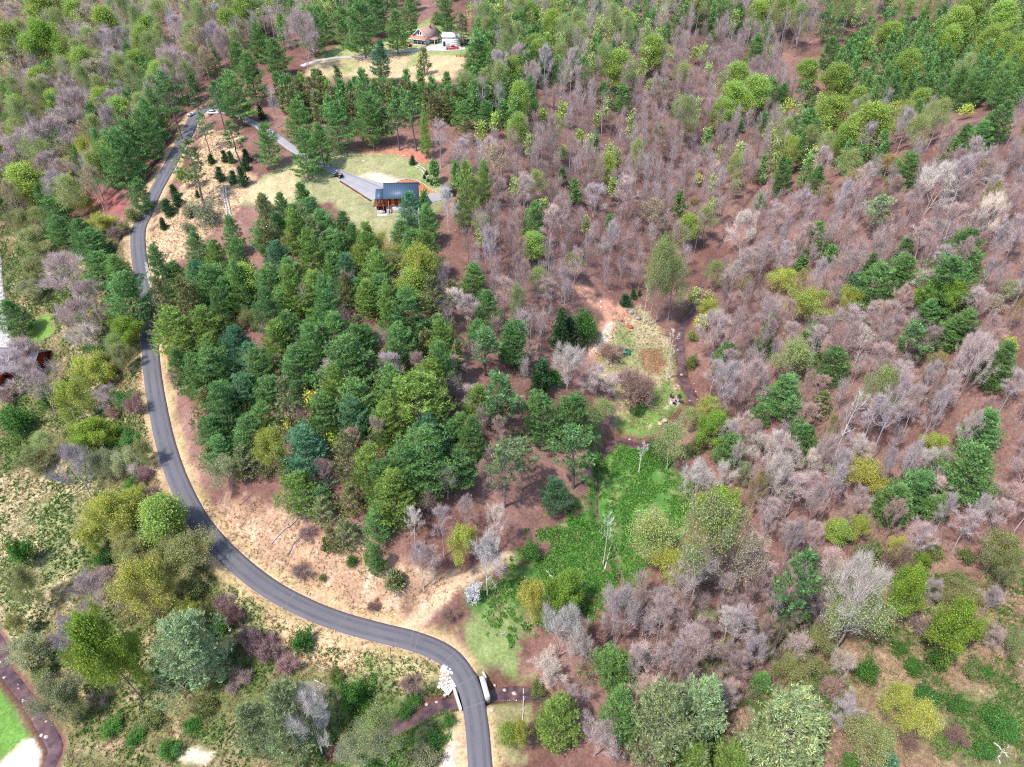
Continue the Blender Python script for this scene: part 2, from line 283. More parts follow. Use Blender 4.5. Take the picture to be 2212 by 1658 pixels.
ZONES = [
 ('low', zone('-60 480;235 470;292 600;312 900;362 1110;480 1255;700 1400;960 1440;1000 1680;1000 1760;-60 1760', (.17, .165, .065), 3, 4)),
 ('scrub', zone('1700 1330;1900 1270;2260 1230;2260 1760;1960 1700;1800 1500', (.24, .17, .09), 4, 5, .8)),
 ('herb', zone('1960 1520;2100 1480;2260 1470;2260 1760;2080 1700', (.10, .17, .045), 3, 5, .8)),
 ('field', zone('-60 1030;130 1005;175 1060;170 1200;120 1330;90 1420;-60 1430', (.44, .36, .20), 2.5, 8)),
 ('fieldgreen', zone('60 1090;160 1080;170 1200;110 1290;70 1240', (.20, .25, .09), 2, 9, .7)),
 ('bank', zone('425 1090;520 1085;640 1120;860 1225;1010 1245;965 1290;860 1345;700 1310;560 1225', (.40, .25, .155), 2, 5)),
 ('verge', zone('480 1235;600 1310;740 1370;940 1425;965 1470;900 1500;780 1470;640 1440;520 1370', (.50, .37, .215), 2, 2)),
 ('lush', zone('1310 945;1460 955;1490 1110;1375 1240;1330 1300;1190 1340;1040 1345;1035 1290;1160 1185;1258 1110;1272 980', (.085, .185, .04), 2.5, 8)),
 ('green', zone('1000 1352;1130 1335;1125 1470;1060 1470;1010 1440', (.20, .25, .09), 2.5, 7)),
 ('green2', zone('1055 1490;1130 1500;1120 1640;1060 1680', (.28, .25, .12), 1.5, 5)),
 ('lushlow', zone('J 380 1480;J 480 1180;J 660 1090;J 900 1330;J 1180 1190;J 1290 1240;J 1280 1420;J 1060 1560;J 900 1700;J 500 1700', (.12, .19, .055), 2.5, 8, .9)),
 ('clearing', zone('G 560 620;G 640 430;G 720 330;G 860 360;G 1000 520;G 1060 640;G 1070 840;G 1130 960;G 1000 1120;G 840 1170;G 700 1130;G 720 960;G 640 880;G 470 830', (.40, .34, .19), 1.2, 4)),
 ('clearlawn', zone('G 700 1090;G 880 960;G 920 860;G 1000 800;G 1120 900;G 1125 1000;G 1000 1140;G 850 1175;G 720 1140', (.15, .235, .06), 1.0, 3)),
 ('clearlawn2', zone('G 650 480;G 720 440;G 790 500;G 800 590;G 680 600', (.24, .30, .11), 1.0, 1.2)),
 ('slide', zone('G 400 210;G 480 220;G 640 280;G 760 370;G 690 430;G 640 520;G 560 620;G 480 740;G 500 620;G 590 520;G 560 340;G 450 260', (.50, .265, .18), 1.0, 4)),
 ('mound', zone('G 800 600;G 960 590;G 1000 700;G 960 790;G 860 740', (.25, .14, .075), 1.0, 1.2)),
 ('rockslide', zone('G 600 420;G 660 430;G 640 530;G 560 600;G 500 640;G 590 520', (.68, .55, .42), .6, 1.0)),
 ('upgreen', zone('B 380 380;B 560 280;B 800 290;B 980 190;B 1130 120;B 1280 150;B 1390 240;B 1400 330;B 1300 390;B 1040 350;B 700 370;B 500 420', (.22, .29, .095), 2, 2)),
 ('uplawn', zone('B 300 500;B 380 400;B 560 380;B 720 360;B 880 330;B 1050 345;B 1360 370;B 1340 450;B 1270 520;B 1080 540;B 860 510;B 600 510', (.50, .38, .215), 2, 2)),
 ('yard', zone('480 445;540 400;640 345;720 325;905 325;965 400;960 440;905 525;780 520;720 435;600 440', (.29, .28, .14), 1.5, 2)),
 ('yardstraw', zone('500 440;560 400;640 360;640 420;600 440', (.46, .37, .21), 1.5, 1.5)),
 ('sandstrip', zone('B 600 1140;B 760 1120;B 900 1150;B 960 1165;B 860 1205;B 740 1170', (.60, .46, .33), .8, .8)),
 ('mulchline', zone('B 640 960;B 800 970;B 1000 960;B 1110 1000;B 1130 1080;B 1020 1040;B 900 1000;B 700 1000', (.42, .17, .11), 1, 1)),
 ('mulch', zone('B 890 1195;B 970 1160;B 1060 1180;B 1120 1220;B 1180 1255;B 1080 1250;B 900 1205', (.42, .15, .06), .4, .6)),
 ('sunny', zone('320 520;345 470;400 420;420 330;450 280;520 290;500 330;540 400;500 450;470 500;400 540;352 640;330 640;318 580', (.50, .35, .21), 1.5, 6)),
 ('llawn', zone('-60 1470;0 1485;35 1530;70 1590;20 1630;-60 1680', (.13, .25, .05), .8, .8)),
 ('sand', zone('0 1650;55 1600;95 1590;112 1612;108 1640;75 1680;-30 1690', (.78, .66, .50), .6, .8)),
 ('sand2', zone('J 1180 1640;J 1270 1440;J 1330 1330;J 1350 1500;J 1360 1700;J 1150 1720', (.58, .44, .35), .8, .8)),
 ('sand3', zone('I 1150 1600;I 1250 1540;I 1390 1560;I 1330 1640;I 1180 1650', (.62, .50, .36), .8, 1)),
 ('riprap', zone('J 1190 1045;J 1260 1035;J 1290 1090;J 1285 1150;J 1200 1150', (.80, .78, .76), .3, .5)),
 ('leftlawn', zone('55 700;105 675;118 720;85 745;60 740', (.15, .24, .05), .8, 1)),
 ('redlitter', zone('A 520 1200;A 700 1240;A 820 1300;A 820 1380;A 660 1390;A 540 1300', (.27, .10, .09), 1.5, 2)),
 ('darkbank', zone('A 1180 780;A 1230 800;A 1120 980;A 960 1210;A 900 1200;A 1000 950', (.20, .105, .085), 2, 1.5)),
]
for i, (cx, cy, rr) in enumerate([(1065, 850, 26), (1005, 985, 14), (990, 1070, 18), (955, 1090, 12), (888, 1107, 14), (1060, 945, 42)]):
    ZONES.append(('spot%d' % i, zone(';'.join('G %.0f %.0f' % (cx+rr*math.cos(a), cy+rr*.75*math.sin(a)) for a in np.arange(0, 6.28, .785)), (.62, .42, .32) if i < 5 else (.52, .40, .36), .25, .3)))
ZD = dict(ZONES)
def ground_color(x, y):
    n1 = fbm(x/14, y/14, 31); n2 = fbm(x/3, y/3, 37)
    C = LITTER + (LITTER2-LITTER)*np.clip(n1*1.6-.3, 0, 1)[:, None]
    for i, (nm, z) in enumerate(ZONES):
        m = zmask(x, y, z, 50+i); k = m > 0
        if not k.any(): continue
        c = np.broadcast_to(z['col'], (len(x), 3)).copy()
        if nm in ('low', 'scrub', 'herb'):
            w = np.clip((n2-.45)*4, 0, 1)[:, None]; c = c*(1-w) + np.array((.36, .27, .16))*w
            w = np.clip((n1-.5)*5, 0, 1)[:, None]*.7; c = c*(1-w) + np.array((.09, .15, .035))*w
        if nm in ('lush', 'lushlow'):
            w = np.clip((n2-.52)*5, 0, 1)[:, None]*.7; c = c*(1-w) + np.array((.22, .24, .10))*w
        if nm in ('bank',):
            w = np.clip((n2-.5)*4, 0, 1)[:, None]*.6; c = c*(1-w) + np.array((.62, .47, .32))*w
        if nm in ('uplawn', 'verge', 'clearing', 'yard', 'green', 'green2', 'upgreen', 'field'):
            w = np.clip((n1-.52)*5, 0, 1)[:, None]*.75; c = c*(1-w) + np.array((.21, .26, .09) if nm != 'upgreen' else (.42, .36, .18))*w
        C = C*(1-m[:, None]) + c*m[:, None]
    d, _, sd_, _ = pdist(x, y, ROAD); m = (1-sstep(3.0, 5.2, d + (fbm(x/3, y/3, 91)-.5)*3)); w = np.clip((n2-.4)*3, 0, 1)[:, None]*.55
    C = C*(1-m[:, None]*.85) + (STRAW*(1-w)+np.array((.27, .28, .09))*w)*m[:, None]*.85
    m = 1-sstep(HW+.1, HW+.7, d + (fbm(x/1.2, y/1.2, 97)-.5)*.5); C = C*(1-m[:, None]) + np.array((.52, .34, .22))*m[:, None]
    d, _, _, _ = pdist(x, y, TRACK); m = (1-sstep(.8, 2.2, d))[:, None]*.8; C = C*(1-m)+np.array((.52, .38, .24))*m
    for L, hw in ((CREEK, CWID*1.25), (LCREEK, 1.9)):
        d, _, _, ar = pdist(x, y, L); hw = hw if np.isscalar(hw) else np.interp(ar, ca_, hw); m = ((1-sstep(hw-.3, hw+.9, d+(fbm(x/2, y/2, 77)-.5)*1.5))*np.clip((hw-.55)/.5, 0, 1))[:, None]; C = C*(1-m)+np.array((.17, .09, .065))*m
    return C*np.array((.86, .86, .88))*(.85+.3*fbm(x/1.1, y/1.1, 15))[:, None]

# ---------------------------------------------------------------- ground sheet
ys = [20.]
while ys[-1] < 520: ys.append(ys[-1] + max(.62, .0047*ys[-1]))
ys = np.array([-4000, -1500, -500, -150, -50, -10, 8] + ys + [540, 580, 650, 800, 1100, 1700, 3000, 6000, 12000])
tt = np.concatenate([[-40, -14, -6, -3, -1.9, -1.4, -1.15], np.linspace(-1, 1, 430), [1.15, 1.4, 1.9, 3, 6, 14, 40]])
hwid = np.clip(.72*np.sqrt(np.clip(ys, 0, 520)**2*1.0+(CAMH*.62)**2)+28, 90, 480)
TX = tt[None, :]*hwid[:, None]; TY = np.broadcast_to(ys[:, None], TX.shape).copy()
TZ = mods(TX, TY, base_h(TX, TY)); nr, nc = TX.shape
far = np.hypot(TX, TY) > 900; TZ = np.where(far, np.minimum(TZ, 200), TZ)
TV = np.column_stack([TX.ravel(), TY.ravel(), TZ.ravel()])
ii = (np.arange(nr-1)[:, None]*nc+np.arange(nc-1)[None, :]).ravel()
gm = MB(); gm.add(TV, np.concatenate([np.column_stack([ii, ii+1, ii+nc+1]), np.column_stack([ii, ii+nc+1, ii+nc])]), ground_color(TV[:, 0], TV[:, 1]))
M_GROUND = material('ground', (1, 1, 1), .95, .42, 1.7, bump=1.0, attr='Col', var2=.45, scale2=9.0, hue=.28, spec=.1)
ground = link('ground', gm.mesh('ground', M_GROUND, 'Col', True)); tag(ground, kind='structure', label='leaf-strewn hillside ground with grass and bare earth', cat='ground')

# ---------------------------------------------------------------- roads and water
def frame(L):
    T = np.gradient(L[:, :2], axis=0); T /= np.linalg.norm(T, axis=1)[:, None]; return np.column_stack([-T[:, 1], T[:, 0]])
def ribbon(name, L, hw, mat, up=.02, crown=.05, skirt=.5, wob=0., cols=7):
    N = frame(L); u = np.linspace(-1, 1, cols); V = []
    w = (hw if np.isscalar(hw) else np.asarray(hw)) + wob*(fbm(np.arange(len(L))/4., np.zeros(len(L)), 5)-.5)*2
    for k in range(cols): V.append(np.column_stack([L[:, :2]+N*(w*u[k]*np.ones(len(L)))[:, None], L[:, 2]+up+crown*(1-u[k]**2)]))
    V = [V[0]-[0, 0, skirt]] + V + [V[-1]-[0, 0, skirt]]; c = len(V); V = np.stack(V, 1).reshape(-1, 3); n = len(L)
    i = (np.arange(n-1)[:, None]*c+np.arange(c-1)[None, :]).ravel(); m = MB(); m.add(V, np.concatenate([np.column_stack([i, i+1, i+c+1]), np.column_stack([i, i+c+1, i+c])]))
    o = link(name, m.mesh(name, mat, smooth_=False)); return o
M_ASPH = material('asphalt', (.118, .113, .126), .85, .10, 5.0, var2=.10, scale2=.12, spec=.25)
M_GRAVEL = material('pale concrete', (.40, .37, .355), .9, .12, 3.0, var2=.1, scale2=.3)
M_DRIVE = material('driveway', (.27, .26, .275), .9, .10, 3.0, var2=.12, scale2=.3)
road = tag(ribbon('road', ROAD, HW, M_ASPH), kind='structure', label='narrow grey asphalt road curving down the valley', cat='road')
# darker wheel tracks worn in the asphalt, transverse paving joints and patches: thin sheets on the road
def strip(L, off0, off1, up): 
    N = frame(L); m = MB(); n = len(L); f = lambda o: L[:, 2]+up+.05*(1-(o/HW)**2)
    V = np.concatenate([np.column_stack([L[:, :2]+N*off0, f(off0)]), np.column_stack([L[:, :2]+N*off1, f(off1)])]); i = np.arange(n-1); m.add(V, np.concatenate([np.column_stack([i, i+1, i+n+1]), np.column_stack([i, i+n+1, i+n])])); return m
M_TRACKM = material('worn asphalt', (.097, .092, .103), .8, .15, 3.0, var2=.2, scale2=.3)
M_JOINT = material('asphalt joint', (.155, .148, .16), .9, .2, 4.0)
RF = resample(ROAD, .75)
for o0, o1 in ((-1.25, -.55), (.6, 1.3)): link('wheel_track', strip(ROAD, o0, o1, .026).mesh('wheel_track', M_TRACKM), road)
arc = np.concatenate([[0], np.cumsum(np.linalg.norm(np.diff(ROAD[:, :2], axis=0), axis=1))])
for px, py in ((1018, 1478), (1022, 1530), (975, 1428), (890, 1384), (745, 1346), (630, 1302), (430, 1130), (478, 1180), (300, 510), (296, 530), (900, 1382)):
    q = cast([px], [py])[0]; k = int(np.clip(np.argmin(np.hypot(ROAD[:, 0]-q[0], ROAD[:, 1]-q[1])), 1, len(ROAD)-2))
    seg = np.linspace(0, 1, 2)[:, None]*(ROAD[k+1]-ROAD[k])*.09+ROAD[k]; m = MB(); N = frame(ROAD)[k]; sk = R_.uniform(-.12, .12)
    T = (ROAD[k+1]-ROAD[k]); T = T/np.linalg.norm(T[:2]); V = []
    for u in np.linspace(-1, 1, 9):
        for e in (-.06, .06): V.append((ROAD[k, 0]+N[0]*HW*u+T[0]*(e+sk*u*3), ROAD[k, 1]+N[1]*HW*u+T[1]*(e+sk*u*3), ROAD[k, 2]+.033+.05*(1-u*u)+T[2]*(e+sk*u*3)))
    F = [];
    for a in range(8): F += [(2*a, 2*a+1, 2*a+3), (2*a, 2*a+3, 2*a+2)]
    m.add(V, F); link('paving_joint', m.mesh('paving_joint', M_JOINT), road)
tag(ribbon('driveway', DRIVE, 1.7, M_DRIVE, wob=.2), kind='structure', label='grey driveway leading to the log cabin', cat='driveway')
tag(ribbon('house_drive', UPDRIVE, 1.5, M_GRAVEL, wob=.4), kind='structure', label='pale concrete drive across the upper lawn', cat='driveway')
tag(ribbon('side_road', SIDE, 2.2, M_GRAVEL, wob=.3), kind='structure', label='pale side road at the left edge', cat='road')
def polysheet(name, s, mat, up=.12, skirt=.4):
    q = pts(s); Q = cast(q[:, 0], q[:, 1]); n = len(Q); z = Q[:, 2].mean()*.0+Q[:, 2]
    # grid the polygon so that it follows the ground
    g = np.stack(np.meshgrid(np.arange(Q[:, 0].min(), Q[:, 0].max(), .7), np.arange(Q[:, 1].min(), Q[:, 1].max(), .7)), -1).reshape(-1, 2)
    g = g[inpoly(g[:, 0], g[:, 1], Q[:, :2])]; g = g[edist(g[:, 0], g[:, 1], Q[:, :2]) > .35]
    from mathutils.geometry import delaunay_2d_cdt
    E = []
    for i in range(n):
        a, b = Q[i, :2], Q[(i+1) % n, :2]; k = max(1, int(np.linalg.norm(b-a)/.7)); E += [a+(b-a)*t/k for t in range(k)]
    ne = len(E); P = [Vector(p) for p in E]+[Vector(p) for p in g]
    v, e, f, *_ = delaunay_2d_cdt(P, [(i, (i+1) % ne) for i in range(ne)], [list(range(ne))], 1, 1e-4)
    v = np.array([tuple(p) for p in v]); zz = gh(v[:, 0], v[:, 1])+up; m = MB(); m.add(np.column_stack([v, zz]), f)
    ed = np.array(E); ez = gh(ed[:, 0], ed[:, 1])+up; nn = len(ed); V = np.concatenate([np.column_stack([ed, ez]), np.column_stack([ed, ez-skirt])]); i = np.arange(nn); j = (i+1) % nn
    m.add(V, np.concatenate([np.column_stack([i, j, j+nn]), np.column_stack([i, j+nn, i+nn])]))
    return link(name, m.mesh(name, mat))
tag(polysheet('parking_apron', 'B 470 1065;B 570 1115;B 700 1160;B 850 1200;B 960 1225;B 960 1290;B 800 1285;B 745 1303;B 640 1240;B 540 1175;B 490 1110', M_DRIVE, .16), kind='structure', label='grey paved parking apron beside the log cabin', cat='driveway')
tag(polysheet('patio', 'B 1100 1255;B 1195 1258;B 1200 1300;B 1150 1312;B 1100 1310', M_DRIVE, .15), kind='structure', label='grey patio right of the log cabin', cat='patio')
tag(polysheet('garage_apron', 'B 1060 318;B 1200 288;B 1250 290;B 1330 300;B 1330 330;B 1200 335', M_GRAVEL, .12), kind='structure', label='pale concrete apron before the white garage', cat='driveway')
def water_mat():
    m = bpy.data.materials.new('water'); m.use_nodes = True; t = m.node_tree; b = t.nodes['Principled BSDF']; N = t.nodes.new
    b.inputs['Base Color'].default_value = (.085, .045, .05, 1); b.inputs['Roughness'].default_value = .12; b.inputs['Specular IOR Level'].default_value = .5
    nz = N('ShaderNodeTexNoise'); nz.inputs['Scale'].default_value = 1.6; nz.inputs['Detail'].default_value = 4; bp = N('ShaderNodeBump'); bp.inputs['Strength'].default_value = .5; bp.inputs['Distance'].default_value = .2
    tc = N('ShaderNodeTexCoord'); t.links.new(tc.outputs['Object'], nz.inputs['Vector']); t.links.new(nz.outputs[0], bp.inputs['Height']); t.links.new(bp.outputs[0], b.inputs['Normal']); 
    n2 = N('ShaderNodeTexNoise'); n2.inputs['Scale'].default_value = .5; n2.inputs['Detail'].default_value = 6; t.links.new(tc.outputs['Object'], n2.inputs['Vector'])
    cr_ = N('ShaderNodeValToRGB'); cr_.color_ramp.elements[0].position = .35; cr_.color_ramp.elements[0].color = (.05, .028, .032, 1); cr_.color_ramp.elements[1].position = .7; cr_.color_ramp.elements[1].color = (.16, .09, .085, 1)
    t.links.new(n2.outputs[0], cr_.inputs[0]); t.links.new(cr_.outputs[0], b.inputs['Base Color'])
    return m
M_WATER = water_mat()
tag(ribbon('creek', CREEK, CWID*1.15, M_WATER, up=-.28, crown=0, skirt=.1, cols=5), kind='structure', label='narrow dark creek winding past the clearing', cat='creek')
tag(ribbon('lower_creek', LCREEK, 1.75, M_WATER, up=-.22, crown=0, skirt=.1, cols=5), kind='structure', label='purple-brown creek in the lower left corner', cat='creek')
# ---------------------------------------------------------------- tree prototypes (built once, copies share the meshes)
def unit(v): return v/(np.linalg.norm(v, axis=-1, keepdims=True)+1e-9)
def needles(mb, C, D, g, k, ln, wd, cone, tint):
    """k slender triangles at each centre C, fanned about direction D"""
    n = len(C); C = np.repeat(C, k, 0); d = unit(np.repeat(D, k, 0) + g.normal(0, cone, (n*k, 3))); s = unit(np.cross(d, g.normal(0, 1, (n*k, 3))))
    L = ln*g.uniform(.6, 1.25, (n*k, 1)); w = wd*g.uniform(.7, 1.3, (n*k, 1)); C = C + g.normal(0, ln*.22, C.shape)
    V = np.stack([C-s*w, C+s*w, C+d*L], 1).reshape(-1, 3); mb.add(V, np.arange(n*k*3), np.repeat(np.repeat(tint, k, 0), 3, 0))
def leafcards(mb, C, g, size, tint, up=.4):
    n = len(C); nrm = unit(g.normal(0, 1, (n, 3))+[0, 0, up]); u = unit(np.cross(nrm, g.normal(0, 1, (n, 3)))); v = np.cross(nrm, u); s = size*g.uniform(.6, 1.35, (n, 1))
    V = np.stack([C-u*s, C-v*s*.62, C+u*s, C+v*s*.62], 1).reshape(-1, 3); i = np.arange(n)*4
    mb.add(V, np.concatenate([np.column_stack([i, i+1, i+2]), np.column_stack([i, i+2, i+3])]), np.repeat(tint, 4, 0))
def tint_of(n, g, a=.25, warm=.12):
    b = 1+g.normal(0, a, (n, 1)); w = g.normal(0, warm, (n, 1)); return np.clip(np.concatenate([b*(1+w), b, b*(1-w)], 1), .3, 2.0)
def pine(seed, H=20., R=5., cb=.18, step=.95, dens=1., top=.62, droop=0., gap=0., ln=.55, wd=.085, stubs=0):
    g = np.random.default_rng(seed); T = MB(); C = MB()
    zs = np.linspace(0, H*.985, 12); sway = np.cumsum(g.normal(0, .09, (12, 2)), 0); TP = np.column_stack([sway, zs]); T.tube(TP, np.linspace(.30, .03, 12)*H/20, 6)
    lob = g.uniform(.6, 1.3, 9); z = cb*H; ph = g.uniform(0, 6)
    if stubs:
        for _ in range(stubs):
            zz = g.uniform(.15, cb)*H; a = g.uniform(0, 6.28); l = g.uniform(.8, 2.2); p = np.array([np.interp(zz, zs, TP[:, 0]), np.interp(zz, zs, TP[:, 1]), zz]); T.tube([p, p+np.array([math.cos(a)*l, math.sin(a)*l, -.1*l])], [.05, .015], 3)
    while z < H*.97:
        fr = (z-cb*H)/(H*(1-cb)); r = R*((1-fr)**top)*(.55+.45*min(1, fr*4.5+.15)) + .25
        nb = g.integers(4, 7) if fr < .85 else 4
        for b in range(nb):
            if g.random() < gap: continue
            a = ph + b*6.283/nb + g.normal(0, .25); L = r*g.uniform(.6, 1.15)*lob[int(a*9/6.283) % 9]; el = (.08+.75*fr**1.4) - droop*(1-fr) + g.normal(0, .08)
            p0 = np.array([np.interp(z, zs, TP[:, 0]), np.interp(z, zs, TP[:, 1]), z+g.normal(0, .15)]); h = np.array([math.cos(a), math.sin(a), 0.])
            s = np.linspace(0, 1, 5)[:, None]; P = p0 + h*L*s*math.cos(el) + np.array([0, 0, 1.])*(L*math.sin(el)*s + .10*L*s**3 - .08*L*s*(1-s)*2)
            T.tube(P, np.linspace(.06, .012, 5)*(.5+L/R*.6), 3)
            m = max(3, int(L/.34*dens)); ss = .32+.68*g.random(m)**.7; Q = np.stack([np.interp(ss, s[:, 0], P[:, k]) for k in range(3)], 1)
            side = np.array([-h[1], h[0], 0]); wv = (.20*L*np.sin(ss*2.6)+.18); Q2 = []
            for rep in range(3):
                Q2.append(Q + side*(g.normal(0, 1, m)*wv)[:, None] + h*(g.normal(0, .2, m))[:, None] + np.array([0, 0, 1])*(g.normal(.08, .13, m))[:, None])
            Q2 = np.concatenate(Q2); Dv = np.broadcast_to(h*.55+np.array([0, 0, .75]), Q2.shape) + side*g.normal(0, .3, (len(Q2), 1))
            bt = 1+g.normal(0, .16); needles(C, Q2, Dv, g, 6, ln, wd, .5, tint_of(len(Q2), g, .28, .08)*bt)
        ph += 1.1; z += step*g.uniform(.75, 1.25)*(1-.35*fr)
    tipn = 14; needles(C, np.column_stack([g.normal(0, .12, tipn)+TP[-1, 0], g.normal(0, .12, tipn)+TP[-1, 1], g.uniform(H*.95, H, tipn)]), np.broadcast_to([0, 0, 1.], (tipn, 3)), g, 6, ln, wd, .5, tint_of(tipn, g, .15, .05))
    return T, C
def broad(seed, H=16., R=4.5, cb=.3, n1=15, n2=7, n3=6, tw=5, leaves=0, lsize=.2, lrad=.55, elo=35, ehi=70, stems=1, tr=.0135, fork=False, twl=.75, tww=.022, lup=.4, env=1.):
    """broad-leaved tree: trunk, limbs and branches in T; fine twigs and leaves in C"""
    g = np.random.default_rng(seed); T = MB(); C = MB(); tips = []; up = np.array([0, 0, 1.])
    cz = (cb+1)/2*H; rz = (1-cb)/2*H
    for st in range(stems):
        sa = g.uniform(0, 6.28); lean = (0 if stems == 1 else g.uniform(.12, .32)*R/H*2.2); zs = np.linspace(0, 1, 9)
        sw = np.cumsum(g.normal(0, .012*H, (9, 2)), 0)*.5; hh = H*(.94 if stems == 1 else g.uniform(.7, .95)); TP = np.column_stack([sw[:, 0]+math.cos(sa)*lean*hh*zs, sw[:, 1]+math.sin(sa)*lean*hh*zs, hh*zs]); r0 = tr*H/math.sqrt(stems)
        TR = r0*(1-zs*.93); TR[0] *= 1.3; T.tube(TP, TR, 6)
        k1 = max(3, n1//stems)
        for i in range(k1):
            f = cb+(.95-cb)*((i+g.uniform(.1, .9))/k1); p = np.array([np.interp(f*H/hh if f*H/hh < 1 else .97, zs, TP[:, k]) for k in range(3)]); a = i*2.4+sa+g.normal(0, .3)
            fr = (f-cb)/(1-cb); el = math.radians(elo+(ehi-elo)*fr+g.normal(0, 8)); d = np.array([math.cos(a)*math.cos(el), math.sin(a)*math.cos(el), math.sin(el)])
            # length to the crown envelope
            o = (p-np.array([0, 0, cz]))/np.array([R, R, rz]); dd = d/np.array([R, R, rz]); A_, B_, C_ = dd@dd, o@dd, o@o-1; disc = B_*B_-A_*C_; L = ((-B_+math.sqrt(disc))/A_ if disc > 0 else R*.4)*g.uniform(.78, 1.05); L = max(.25*R, min(L, 1.25*max(R, rz)))
            s = np.linspace(0, 1, 5)[:, None]; P = p+d*L*s+up*(.10*L*s**2)+np.cumsum(g.normal(0, .025*L, (5, 3)), 0)*s
            rb = max(.03, np.interp(p[2], TP[:, 2], TR)*.55); T.tube(P, rb*(1-.8*s[:, 0]), 4)
            for j in range(n2):
                s2 = .28+.72*(j+g.random())/n2; q = np.array([np.interp(s2, s[:, 0], P[:, k]) for k in range(3)]); e = unit(d+g.normal(0, .55, 3)+up*.22); L2 = L*.42*(1.25-s2*.75)*g.uniform(.7, 1.2)
                t = np.linspace(0, 1, 4)[:, None]; P2 = q+e*L2*t+up*(.10*L2*t**2)+g.normal(0, .03*L2, (4, 3))*t; T.tube(P2, max(.016, rb*.38)*(1-.75*t[:, 0]), 3)
                for k_ in range(n3):
                    s3 = .25+.75*(k_+g.random())/n3; q3 = np.array([np.interp(s3, t[:, 0], P2[:, k]) for k in range(3)]); e3 = unit(e+g.normal(0, .6, 3)+up*.25); L3 = max(.35, L2*.48*g.uniform(.6, 1.25)); end = q3+e3*L3+up*.06*L3
                    sd3 = unit(np.cross(e3, g.normal(0, 1, 3)))*.020; C.add([q3-sd3, q3+sd3, end+sd3*.5, end-sd3*.5], [(0, 1, 2), (0, 2, 3)], (1, 1, 1)); tips.append((q3, e3, L3))
    q = np.array([t[0] for t in tips]); e = np.array([t[1] for t in tips]); L = np.array([t[2] for t in tips])[:, None]
    if tw:
        base = np.repeat(q, tw, 0)+np.repeat(e*L, tw, 0)*g.random((len(q)*tw, 1)); dr = unit(np.repeat(e, tw, 0)+g.normal(0, .42, (len(base), 3))+[0, 0, .45])
        needles(C, base, dr, g, 1, twl, tww, .05, tint_of(len(base), g, .12, .05))
    if leaves:
        c = np.repeat(q+e*L*.7, leaves, 0)+g.normal(0, lrad, (len(q)*leaves, 3)); tt_ = np.repeat(tint_of(len(q), g, .18, .10), leaves, 0)*tint_of(len(c), g, .15, .05); LV = MB(); leafcards(LV, c, g, lsize, tt_, lup); return T, C, LV
    return T, C
def shrub(seed, H=3., R=2., nl=1400, size=.16, holes=.0, stems=9, twigs=0, twl=.5):
    g = np.random.default_rng(seed); T = MB(); C = MB(); ends = []
    for i in range(stems):
        a = g.uniform(0, 6.28); rr = R*math.sqrt(g.random())*.8; top = np.array([math.cos(a)*rr, math.sin(a)*rr, H*g.uniform(.55, .95)]); s = np.linspace(0, 1, 4)[:, None]; b = top*[.15, .15, 0]
        P = b+(top-b)*s+g.normal(0, .06, (4, 3))*s; T.tube(P, [.05, .04, .028, .01], 3); 
        for k in range(9):
            f = g.uniform(.3, 1); q = b+(top-b)*f; e = unit((top-b)+g.normal(0, 1.2, 3)); l = g.uniform(.3, .55)*min(R, H); T.tube([q, q+e*l*.5+[0, 0, .05], q+e*l], [.02, .014, .005], 3); ends += [q+e*l, q+e*l*.6]
    ends = np.array(ends)
    if twigs:
        b = np.repeat(ends, twigs, 0); needles(C, b, unit(b-[0, 0, -H*.1]), g, 1, twl, .02, .7, tint_of(len(b), g, .15, .06))
    if nl:
        # leaf clumps hung through the crown volume, thinner inside
        m = 70; u = unit(g.normal(0, 1, (m, 3))); u[:, 2] = np.abs(u[:, 2])*.95+.02; rad = g.uniform(.55, 1.0, (m, 1)); cc = np.concatenate([u*rad*[R, R, H]*[.92, .92, .9]+[0, 0, H*.06], ends]); cc[:, 2] = np.maximum(cc[:, 2], .12)
        k = g.integers(0, len(cc), nl); c = cc[k]+g.normal(0, .17*R*.8, (nl, 3))*[1, 1, .7]; c[:, 2] = np.abs(c[:, 2]); tb = tint_of(len(cc), g, .2, .08)[k]; LV = MB(); leafcards(LV, c, g, size, tb*tint_of(nl, g, .12, .04), .7); return T, C, LV
    return T, C
def crownmesh(nm, parts, mats):
    """one crown mesh: twigs first, leaves second, two material slots"""
    m = MB(); nf = []
    for p in parts:
        if not p.v: continue
        k = sum(len(f) for f in p.f); m.add(np.concatenate(p.v), np.concatenate(p.f), np.concatenate(p.t)); nf.append(k)
    me = m.mesh(nm); mats = [x for p, x in zip(parts, mats) if p.v]
    for x in mats: me.materials.append(x)
    if len(mats) > 1:
        idx = np.zeros(sum(nf), np.int32); idx[nf[0]:] = 1; me.polygons.foreach_set('material_index', idx)
    return me
# twigs inside a leafy crown take the leaf object's colour, so they get a bark material of their own
M_BRANCH = material('fine branches', (.26, .21, .18), .9, .15, 3.0, spec=.1)
PROTO = {}
def reg(key, name, fn, H, R, kind, n=2, **kw):
    L = []
    for i in range(n):
        r = fn(len(PROTO)*101 + 13*i + 1, H=H, R=R, **kw)
        T = r[0].mesh(name+'_trunk', M_BARK)
        if kind == 'needle': C = crownmesh(name+'_crown', [r[1]], [M_NEEDLE])
        elif len(r) == 3: C = crownmesh(name+'_crown', [r[1], r[2]], [M_BRANCH, M_LEAF])
        else: C = crownmesh(name+'_crown', [r[1]], [M_TWIG])
        L.append((T, C))
    PROTO[key] = (L, H, R)
reg('P', 'pine', pine, 19., 6.2, 'needle', 5, cb=.12, dens=1.2, ln=.50, wd=.066)
reg('PT', 'tall_pine', pine, 20., 4.6, 'needle', 2, cb=.45, gap=.28, step=1.05, top=.6, dens=.85, stubs=10)
